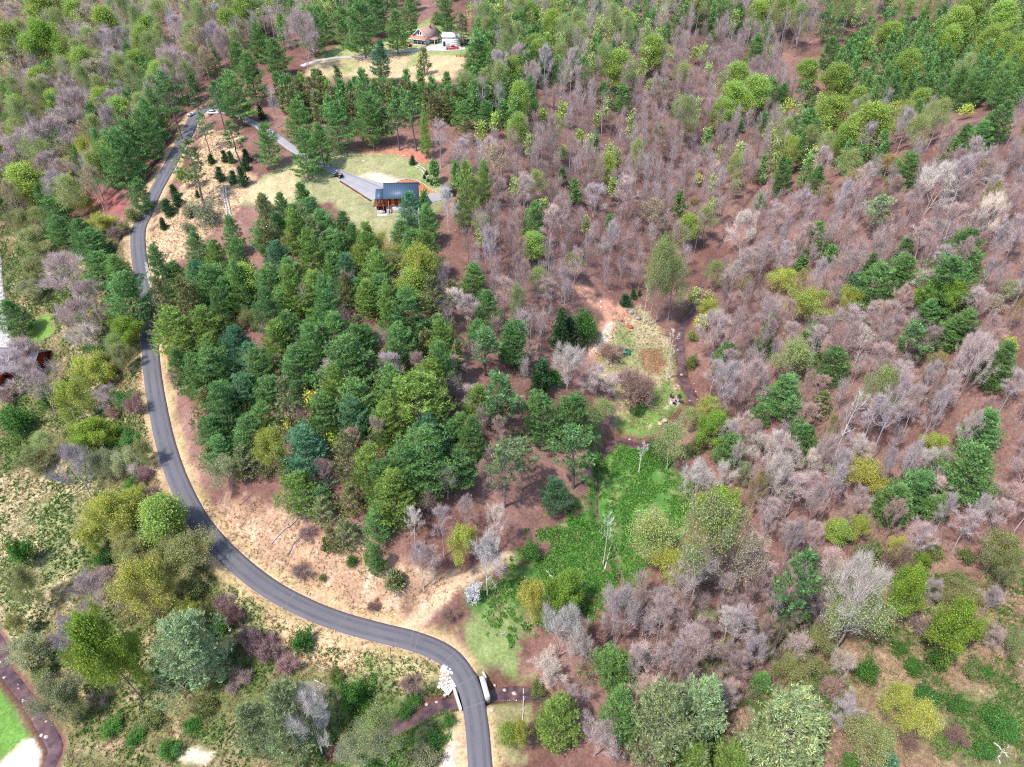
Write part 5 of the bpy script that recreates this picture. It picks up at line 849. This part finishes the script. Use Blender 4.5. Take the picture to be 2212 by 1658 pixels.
# garage
g0 = gp(975, 101.5); gr = empty('white_garage', (g0[0], g0[1], g0[2]-.1), math.radians(-4)); tag(gr, 'large plain white metal garage beside the brown-roofed house', 'garage')
part('wall', MB().prism([(0, 0), (7.5, 0), (7.5, 4.1), (3.75, 5.1), (0, 4.1)], 'x', -3.9, 3.9), M_WHITE, gr)
part('roof', slab((-4.2, -.35, 4.05), (4.2, -.35, 4.05), (4.2, 3.75, 5.2), (-4.2, 3.75, 5.2), .1), M_WHITE, gr); part('roof', slab((-4.2, 7.85, 4.05), (4.2, 7.85, 4.05), (4.2, 3.75, 5.2), (-4.2, 3.75, 5.2), .1), M_WHITE, gr)
gd = part('garage_door', bx((1.1, -.03, 1.6), (3.4, .06, 3.0)), M_SIDING, gr)
for k in range(4): part('panel', bx((1.1, -.075, .5+k*.74), (3.3, .03, .7)), M_WHITE, gd)
d_ = part('door', bx((-3.1, -.03, 1.15), (.9, .08, 2.1)), M_DARK, gr); part('handle', bx((-2.8, -.09, 1.1), (.06, .06, .14)), M_WHITE, d_); part('antler_mount', MB().box((1.0, -.08, 3.45), (.12, .1, .4)).box((.8, -.08, 3.72), (.1, .08, .4), 0).box((1.2, -.08, 3.72), (.1, .08, .4)), M_GREYWOOD, gr)
# red house at the left edge
l0 = gp(80, 813); lh = empty('red_house', (l0[0], l0[1], l0[2]-.2), math.radians(-5)); tag(lh, 'red-walled house with grey roof half hidden by bare trees', 'house')
part('wall', MB().prism([(-1.2, 0), (8.6, 0), (8.6, 3.2), (3.7, 6.0), (-1.2, 3.2)], 'x', -17, 0), M_BARNRED, lh)
ro = part('roof', slab((-17.3, -2.0, 2.85), (.5, -2.0, 2.85), (.5, 3.7, 6.2), (-17.3, 3.7, 6.2), .14), M_GREYROOF, lh); part('roof', slab((-17.3, 9.4, 2.85), (.5, 9.4, 2.85), (.5, 3.7, 6.2), (-17.3, 3.7, 6.2), .14), M_GREYROOF, lh)
part('bare_metal_sheet', slab((-1.6, 1.4, 4.88), (.52, 1.4, 4.88), (.52, 3.68, 6.23), (-1.6, 3.68, 6.23), .02), M_CONC, lh); part('barge_board', slab((.5, -2.0, 2.84), (.62, -2.0, 2.84), (.62, 3.7, 6.22), (.5, 3.7, 6.22), .2), M_WHITE, lh)
window(lh, (.03, 2.2, 2.2), 1.0, 1.2, 'x'); window(lh, (.03, 5.4, 2.2), 1.0, 1.2, 'x'); window(lh, (-5, -1.22, 2.0), 1.1, 1.2); window(lh, (-9, -1.22, 2.0), 1.1, 1.2)
d_ = part('door', bx((-2.6, -1.23, 1.1), (.95, .08, 2.1)), M_DARK, lh); part('handle', bx((-2.3, -1.3, 1.05), (.06, .08, .14)), M_WHITE, d_)
part('lower_wing', MB().prism([(-5.0, 0), (-1.2, 0), (-1.2, 2.7), (-5.0, 2.2)], 'x', -16, -8), M_BARNRED, lh); part('gutter', bx((-12, -5.08, 2.2), (8.2, .18, .2)), M_WHITE, lh); part('wing_roof', slab((-16.2, -5.2, 2.25), (-7.8, -5.2, 2.25), (-7.8, -1.3, 2.85), (-16.2, -1.3, 2.85), .1), M_BARNRED, lh)
sd0 = MB(); sd0.cyl((.9, 1.0, -.2), (.9, 1.0, 1.2), .05, 8); dish = empty('satellite_dish', (l0[0]+1.3, l0[1]+1.2, float(gh(np.array([l0[0]+1.3]), np.array([l0[1]+1.2]))[0]))); tag(dish, 'small white satellite dish by the red house wall', 'dish')
part('pole', MB().cyl((0, 0, -.2), (0, 0, 1.3), .05, 8), M_GREYWOOD, dish); m = MB(); R1 = .55
V = [(0, -.02, 1.5)]+[(R1*math.cos(a), -.18+.0, 1.5+R1*math.sin(a)) for a in np.arange(16)*math.pi/8]+[(0, .03, 1.5)]; m.add(V, [(0, i, i % 16+1) for i in range(1, 17)]+[(17, i % 16+1, i) for i in range(1, 17)]); part('reflector', m, M_WHITE, dish)

# ---------------------------------------------------------------- bridge
kr = int(np.argmin(np.hypot(ROAD[:, 0]-BRC[0], ROAD[:, 1]-BRC[1]))); rh = ROAD[kr, 2]
br = empty('bridge', (BRC[0], BRC[1], CREEK[kb, 2]-.6)); tag(br, 'short concrete road bridge over the creek with pale headwalls', 'bridge')
def loc(p): return np.array(p)-np.array(br.location)
def wallbar(name, a, b, w, top, bot, mat=M_CONC):
    a, b = np.array(a), np.array(b); d = b[:2]-a[:2]; L = np.linalg.norm(d); m = MB(); m.box((0, 0, 0), (L, w, top-bot)); o = part(name, m, mat, br, bevel=.04); c = (a+b)/2; o.location = loc((c[0], c[1], (top+bot)/2)); o.rotation_euler = (0, 0, math.atan2(d[1], d[0])); return o
Nr = frame(ROAD); i0, i1 = kr-3, kr+3
wallbar('headwall', zp(*cr('J', 1282, 1140), rh), zp(*cr('J', 1328, 1285), rh), .45, rh+.12, rh-2.9); wallbar('headwall', zp(*cr('J', 1462, 1068), rh), zp(*cr('J', 1500, 1205), rh), 1.0, rh+.05, rh-2.9)
dkm = MB(); LL = ROAD[kr-4:kr+5]; NN = Nr[kr-4:kr+5]
V = []
for i in range(len(LL)):
    for s, z in ((-1, -.12), (1, -.12), (1, -.55), (-1, -.55)): V.append((*(LL[i, :2]+NN[i]*s*(HW-.06)), LL[i, 2]+z))
F = []
for i in range(len(LL)-1):
    for j in range(4): a = i*4+j; b = i*4+(j+1) % 4; F += [(a, b, b+4), (a, b+4, a+4)]
dkm.add(np.array(V)-np.array(br.location), F); part('deck', dkm, M_CONC, br)
wallbar('wing_wall', zp(*cr('J', 1470, 1035), rh), zp(*cr('J', 1488, 1075), rh), .4, rh-.1, rh-2.6)

# ---------------------------------------------------------------- vehicles
M_TYRE = material('tyre rubber', (.02, .02, .02), .9, .1, 5.0); M_RIM = material('wheel rim', (.45, .45, .46), .35, .05, 5.0, metal=.7); M_LAMP = material('headlamp', (.75, .75, .72), .2, 0); M_TAIL = material('tail lamp', (.4, .01, .01), .3, 0)
def paint(nm, c): return material(nm, c, .35, .04, 1.0, spec=.5)
def wheels(root, xs, ys, r, w=.24):
    for x in xs:
        for y in ys:
            o = part('wheel', MB().cyl((x, y-w/2, r), (x, y+w/2, r), r, 14), M_TYRE, root); part('rim', MB().cyl((x, y-w/2-.012, r), (x, y+w/2+.012, r), r*.58, 10), M_RIM, o)
def car(name, px, py, rz, col, label, cat, style='car', sc=1.):
    q = gp(px, py); o = empty(name, (q[0], q[1], q[2]+.02), math.radians(rz), (sc, sc, sc)); tag(o, label, cat); P = paint(name+' paint', col); w = .9
    if style == 'pickup':
        b = MB().prism([(-2.7, .45), (2.7, .45), (2.72, .95), (1.3, 1.12), (-2.7, 1.12)], 'y', -w, w); part('body', b, P, o, bevel=.05)
        part('cab', MB().prism([(-.75, 1.1), (1.35, 1.1), (.75, 1.78), (-.6, 1.8)], 'y', -w+.08, w-.08), P, o, bevel=.05); part('bed', bx((-1.75, 0, 1.13), (1.8, 1.5, .03)), M_DARK, o)
        part('windshield', slab((1.36, -.72, 1.16), (1.36, .72, 1.16), (.82, .66, 1.74), (.82, -.66, 1.74), .03), M_GLASS, o)
        for s in (-1, 1): part('side_window', MB().prism([(-.5, 1.2), (1.05, 1.2), (.68, 1.68), (-.45, 1.7)], 'y', s*(w-.075), s*(w-.055)), M_GLASS, o)
        wheels(o, (-1.75, 1.75), (-w+.12, w-.12), .38); X = 2.72; part('bumper', bx((2.76, 0, .55), (.12, 1.7, .2)), M_RIM, o); part('bumper', bx((-2.76, 0, .55), (.12, 1.7, .2)), M_RIM, o)
    else:
        h = .35 if style == 'suv' else 0.; top = P if style != 'suv' else M_WHITE
        b = MB().prism([(-2.2, .35), (2.2, .35), (2.22, .72+h*.4), (1.0, .92+h*.6), (-2.0, .95+h*.6), (-2.22, .8)], 'y', -w+.03, w-.03); part('body', b, P, o, bevel=.05)
        part('roof', MB().prism([(-1.75 if style != 'suv' else -2.1, .9+h*.6), (1.0, .9+h*.6), (.3, 1.42+h), (-1.2 if style != 'suv' else -1.95, 1.44+h)], 'y', -w+.14, w-.14), top, o, bevel=.05)
        part('windshield', slab((1.03, -.66, .98+h*.6), (1.03, .66, .98+h*.6), (.36, .6, 1.4+h), (.36, -.6, 1.4+h), .03), M_GLASS, o)
        for s in (-1, 1): part('side_window', MB().prism([(-1.5, 1.0+h*.6), (.85, 1.0+h*.6), (.25, 1.36+h), (-1.15, 1.37+h)], 'y', s*(w-.135), s*(w-.115)), M_GLASS, o)
        wheels(o, (-1.35, 1.35), (-w+.14, w-.14), .32+h*.15); X = 2.22
    for s in (-1, 1): part('headlight', bx((X, s*.62, .78), (.06, .3, .16)), M_LAMP, o); part('tail_light', bx((-X, s*.7, .85), (.05, .16, .3)), M_TAIL, o)
    return o
car('pickup_truck', 977.5, 107.8, 3, (.42, .012, .02), 'red pickup truck parked in front of the white garage', 'truck', 'pickup')
car('parked_car', 879, 100.2, -24, (.50, .015, .05), 'small red car parked left of the porch', 'car')
car('parked_car', 1010, 95.5, 12, (.02, .045, .13), 'dark blue vehicle with white roof right of the garage', 'car', 'suv', 1.15)
car('parked_car', 461, 247, 8, (.5, .5, .5), 'white car half hidden behind pine trunks by the upper road', 'car')
def buggy(name, px, py, rz, col, label, cat, sc=1., cage=True):
    q = gp(px, py); o = empty(name, (q[0], q[1], q[2]+.18), math.radians(rz), (sc, sc, sc)); tag(o, label, cat); P = paint(name+' paint', col)
    part('body', MB().prism([(-1.4, .45), (1.3, .4), (1.45, .7), (.75, .98), (.35, .62), (-.3, .62), (-.35, .95), (-1.4, .95)], 'y', -.6, .6), M_DARK if cage else P, o, bevel=.04); part('hood', MB().prism([(.7, .98), (1.46, .72), (1.42, .95), (.75, 1.1)], 'y', -.55, .55), P, o)
    part('seat', bx((-.1, 0, .78), (.5, 1.0, .3)), M_DARK, o); wheels(o, (-1.0, 1.0), (-.6, .6), .33, .26)
    for s in (-1, 1): part('headlight', bx((1.47, s*.4, .75), (.05, .2, .12)), M_LAMP, o)
    if cage:
        m = MB()
        for s in (-.55, .55): m.tube([(.75, s, 1.0), (.3, s, 1.9), (-.5, s, 1.92), (-.6, s, .95)], .035, 6)
        part('roll_cage', m, M_DARK, o); part('roof', bx((-.1, 0, 1.96), (.95, 1.25, .06)), M_GREYROOF, o); part('cargo_bed', bx((-1.0, 0, 1.02), (.85, 1.15, .2)), M_GREYROOF, o)
    else: part('handlebar', MB().tube([(.4, -.4, 1.15), (.5, 0, 1.1), (.4, .4, 1.15)], .03, 6), M_DARK, o); part('rack', bx((-1.1, 0, 1.05), (.6, .8, .06)), M_RIM, o)
    return o
buggy('off_road_buggy', 731, 384, 150, (.10, .30, .36), 'dark off-road buggy with teal hood parked on the cabin driveway', 'buggy', 1.12)
buggy('quad_bike', 414, 252, 250, (.55, .62, .72), 'blue and white quad bike at the far end of the road', 'quad bike', 1.0, False)

# ---------------------------------------------------------------- clearing: fire pit, chairs, well platform, boulders, logs
q = gc('G', 1060, 943); fp = empty('fire_pit', tuple(q)); tag(fp, 'round gravel fire pit ringed with stones on the creekside lawn', 'fire pit')
m = MB(); k = 28; a = np.arange(k)*2*math.pi/k; zz = gh(q[0]+1.9*np.cos(a), q[1]+1.9*np.sin(a))-q[2]; V = np.concatenate([[[0, 0, .06]], np.column_stack([1.9*np.cos(a), 1.9*np.sin(a), zz+.05]), np.column_stack([1.95*np.cos(a), 1.95*np.sin(a), zz-.2])]); i = np.arange(k); j = (i+1) % k
m.add(V, np.concatenate([np.column_stack([0*i, 1+i, 1+j]), np.column_stack([1+i, 1+k+i, 1+k+j]), np.column_stack([1+i, 1+k+j, 1+j])])); part('gravel_pad', m, material('pink gravel', (.50, .37, .34), .95, .25, 8.0), fp)
for s in range(10):
    st = link('ring_stone', ROCK[s % 6], fp); st.location = (.55*math.cos(s*.628), .55*math.sin(s*.628), .14); st.scale = (.2, .15, .15); st.rotation_euler = (0, 0, s*.628)
part('ash_bed', MB().cyl((0, 0, .05), (0, 0, .1), .45, 12), M_DARK, fp)
M_CHAIR = material('dark chair wood', (.075, .05, .05), .8, .15, 5.0)
for (cx, cy, rz, lb) in ((1036, 922, -40, 'dark slatted chair at the fire pit, upper left of the four'), (1080, 922, -130, 'dark slatted chair at the fire pit, upper right of the four'), (1050, 962, 65, 'dark slatted chair at the fire pit, lowest of the four'), (1086, 950, 150, 'dark slatted chair at the fire pit, rightmost and below the upper right one')):
    q = gc('G', cx, cy); o = empty('garden_chair', (q[0], q[1], q[2]+.06), math.radians(rz), (1.15, 1.15, 1.15)); tag(o, lb, 'chair', 'chairs around the fire pit')
    part('seat', slab((-.3, -.3, .3), (.32, -.3, .38), (.32, .3, .38), (-.3, .3, .3), .05), M_CHAIR, o)
    for s in range(5): part('back_slat', slab((-.3, -.3+s*.13, .3), (-.3, -.19+s*.13, .3), (-.58, -.19+s*.13, 1.0), (-.58, -.3+s*.13, 1.0), .03), M_CHAIR, o)
    for s in (-1, 1): part('arm_rest', bx((-.02, s*.38, .58), (.75, .14, .04)), M_CHAIR, o); part('leg', bx((.3, s*.36, .29), (.08, .06, .58)), M_CHAIR, o); part('leg', bx((-.36, s*.36, .29), (.08, .06, .58)), M_CHAIR, o)
q = gc('G', 738, 628); wp = empty('well_platform', (q[0], q[1], q[2]), math.radians(-8)); tag(wp, 'flat green well platform with a dark hand pump in the clearing', 'well platform')
M_GREEN = material('green painted board', (.03, .17, .10), .6, .12, 2.0); part('lid', bx((0, 0, .42), (2.6, 2.1, .1)), M_GREEN, wp); part('box', bx((0, 0, .12), (2.5, 2.0, .52)), M_GREEN, wp)
pm = MB(); pm.cyl((0, .35, .45), (0, .35, 1.15), .12, 10); pm.tube([(0, .35, 1.1), (.25, .3, 1.1), (.32, .28, .9)], .06, 8); part('hand_pump', pm, M_DARK, wp); part('pump_handle', MB().tube([(0, .35, 1.15), (-.3, .4, 1.3), (-.55, .45, 1.0)], .035, 6), M_DARK, wp)
def lay(items):
    """boulders: crop, x, y, size, material"""
    lb = name_all([(look, *cr(c, x, y)) for c, x, y, s, mt, look in items])
    for (c, x, y, s, mt, look), l in zip(items, lb):
        q = gc(c, x, y); g = random.Random(int(x*7+y)); o = link('boulder', ROCK[g.randrange(6)]); o.location = (q[0], q[1], q[2]+s*.15); o.scale = (s*.55, s*.5*g.uniform(.8, 1.1), s*.36); o.rotation_euler = (g.gauss(0, .2), g.gauss(0, .2), g.uniform(0, 6)); o.material_slots[0].link = 'OBJECT'; o.material_slots[0].material = mt; tag(o, l, 'boulder', 'boulders and stones on the ground')
M_BROWNST = material('brown stone', (.30, .17, .13), .9, .25, 3.0); M_REDP = material('red leaf pile', (.36, .07, .05), .95, .3, 4.0)
lay([('G', 770, 370, 1.9, M_STONE2, 'large grey boulder'), ('G', 815, 408, 1.8, M_STONE2, 'large grey boulder'), ('G', 702, 418, 1.4, M_BROWNST, 'brown boulder'), ('G', 757, 492, 1.0, M_BROWNST, 'brown boulder'), ('G', 733, 506, .8, M_BROWNST, 'brown boulder'), ('G', 620, 695, 1.3, M_STONE2, 'large grey boulder'), ('G', 600, 535, .9, M_WSTONE, 'white stone'), ('G', 575, 300, .8, M_WSTONE, 'white stone'), ('G', 578, 335, .7, M_WSTONE, 'white stone'), ('G', 1097, 773, 1.2, M_STONE, 'pale boulder'), ('G', 990, 1072, 1.4, M_STONE, 'pale flat boulder'), ('G', 957, 1092, 1.1, M_STONE, 'pale flat boulder'), ('G', 1005, 984, 1.1, M_STONE, 'pale flat boulder'),
     ('B', 697, 1045, .8, M_WSTONE, 'white stone'), ('B', 960, 1012, .8, M_WSTONE, 'white stone'), ('J', 1225, 1190, 1.0, M_STONE, 'pale boulder'), ('K', 15, 1185, 1.2, M_STONE, 'pale boulder'), ('J', 1545, 1130, .7, M_STONE, 'pale boulder'), ('J', 1610, 1165, .8, M_STONE, 'pale boulder'), ('J', 345, 540, .7, M_STONE, 'pale boulder'), ('J', 1530, 1290, 1.0, M_STONE, 'pale boulder'), ('J', 1105, 1255, .8, M_STONE, 'pale boulder'), ('J', 1170, 1240, .7, M_STONE, 'pale boulder')]
    + [('I', x, y, s, M_STONE, 'pale creek stone') for x, y, s in ((30, 1080, .7), (105, 1145, .7), (125, 1150, .8), (155, 1230, .9), (195, 1285, .8), (215, 1290, .6), (240, 1290, .6), (250, 1330, .6), (255, 1375, .5), (300, 1365, .6), (120, 1125, .5), (215, 1345, .5), (270, 1455, .8), (300, 1465, .9), (5, 985, .7))]
    + [('G', x, y, s, M_STONE, 'pale creek stone') for x, y, s in ((1190, 880, .6), (1205, 1060, .5), (1150, 940, .6), (1090, 1060, .6), (1060, 1085, .7), (1150, 985, .5), (1200, 930, .5), (760, 1192, .7), (1180, 830, .5))])
q = gc('G', 760, 460); m = MB(); g_ = np.random.default_rng(5); o = link('leaf_pile', ROCK[1]); o.location = (q[0], q[1], q[2]+.05); o.scale = (1.35, 1.0, .42); o.material_slots[0].link = 'OBJECT'; o.material_slots[0].material = M_REDP; tag(o, 'low heap of dark red leaves near the clearing boulders', 'leaf pile')
M_LOGGREY = material('weathered log', (.36, .29, .27), .9, .25, 4.0); M_LOGPALE = material('pale dead wood', (.45, .40, .35), .9, .2, 4.0); M_LOGDARK = material('dark fallen log', (.20, .13, .11), .9, .25, 4.0)
LOGS = [('J', 100, 215, 270, 50, .2, M_LOGGREY, 'grey fallen log'), ('J', 150, 150, 300, 20, .16, M_LOGGREY, 'grey fallen log'), ('J', 208, 285, 292, 165, .18, M_LOGDARK, 'dark fallen log'), ('J', 222, 302, 284, 190, .16, M_LOGGREY, 'grey fallen log'), ('J', 470, 210, 690, 155, .16, M_LOGGREY, 'grey fallen log'), ('J', 600, 130, 700, 75, .15, M_LOGGREY, 'grey fallen log'), ('J', 452, 300, 474, 225, .15, M_LOGDARK, 'dark fallen log'), ('J', 590, 235, 700, 215, .12, M_LOGGREY, 'grey fallen log'), ('K', 75, 1150, 70, 1440, .16, M_LOGPALE, 'long pale fallen trunk'), ('K', 300, 470, 220, 390, .2, M_LOGPALE, 'pale fallen trunk'), ('K', 600, 380, 640, 230, .18, M_LOGPALE, 'pale fallen trunk'),
        ('L', 1460, 1500, 1560, 1600, .2, M_LOGPALE, 'pale fallen trunk'), ('L', 1480, 1600, 1560, 1520, .16, M_LOGPALE, 'pale fallen trunk'), ('L', 1500, 1640, 1480, 1530, .14, M_LOGPALE, 'pale fallen trunk'), ('L', 720, 1225, 800, 1150, .14, M_LOGPALE, 'pale fallen trunk'), ('H', 1220, 1115, 1350, 1165, .2, M_LOGPALE, 'pale fallen trunk'), ('J', 380, 1095, 490, 1140, .12, M_LOGPALE, 'pale fallen trunk'), ('G', 950, 505, 1010, 520, .16, M_LOGDARK, 'dark fallen log'), ('A', 1395, 950, 1425, 900, .2, M_LOGGREY, 'grey fallen log'), ('J', 400, 1000, 490, 1030, .12, M_LOGPALE, 'pale fallen trunk'), ('J', 1585, 800, 1620, 780, .14, M_LOGPALE, 'pale fallen trunk'), ('E', 1560, 1620, 1650, 1530, .15, M_LOGDARK, 'dark fallen log')]
lb = name_all([(l[7], *cr(l[0], (l[1]+l[3])/2, (l[2]+l[4])/2)) for l in LOGS])
for (c, xa, ya, xb, yb_, r, mt, _), l in zip(LOGS, lb):
    a, b = gc(c, xa, ya), gc(c, xb, yb_); g = np.random.default_rng(int(xa)); t = np.linspace(0, 1, 8)[:, None]; P = a+(b-a)*t+g.normal(0, .12, (8, 3))*np.sin(t*3.14); P[:, 2] = gh(P[:, 0], P[:, 1])+r*.8; o_ = empty('fallen_log', tuple(a)); tag(o_, l, 'log', 'fallen logs and trunks'); m = MB(); m.tube(P-a, np.linspace(r, r*.45, 8), 7, True); part('stem', m, mt, o_)
    m = MB()
    for k in range(5): p = P[2+k]-a; d = unit(g.normal(0, 1, 3)+[0, 0, .4]); m.tube([p, p+d*g.uniform(.4, 1.1)], [r*.35, .012], 4)
    part('branch_stubs', m, mt, o_)
# timber edging of the apron, rail on the upper lawn
E = [gc('B', 545, 1180), gc('B', 600, 1213), gc('B', 650, 1245), gc('B', 700, 1278), gc('B', 745, 1305)]; te = empty('timber_edging', tuple(E[0])); tag(te, 'dark timber edging along the lower side of the parking apron', 'edging')
for a, b in zip(E[:-1], E[1:]):
    d = b-a; o = part('timber', bx((0, 0, 0), (np.linalg.norm(d[:2])-.06, .25, .55)), M_DARKWOOD, te); o.location = tuple((a+b)/2-E[0]+[0, 0, .12]); o.rotation_euler = (0, -math.atan2(d[2], np.linalg.norm(d[:2])), math.atan2(d[1], d[0]))
a, b = gc('B', 1297, 372), gc('B', 1350, 372); rl = empty('lawn_rail', tuple(a)); tag(rl, 'short dark wooden rail on the upper lawn below the red pickup', 'rail'); d = b-a; ln_ = np.linalg.norm(d)
for k in (0., .5, 1.): part('post', bx(tuple(d*k+[0, 0, .5]), (.25, .25, 1.1)), M_DARKWOOD, rl)
for z in (.45, .85): part('rail', MB().tube([np.array([0, 0, z]), d+[0, 0, z]], .07, 6, True), M_DARKWOOD, rl)
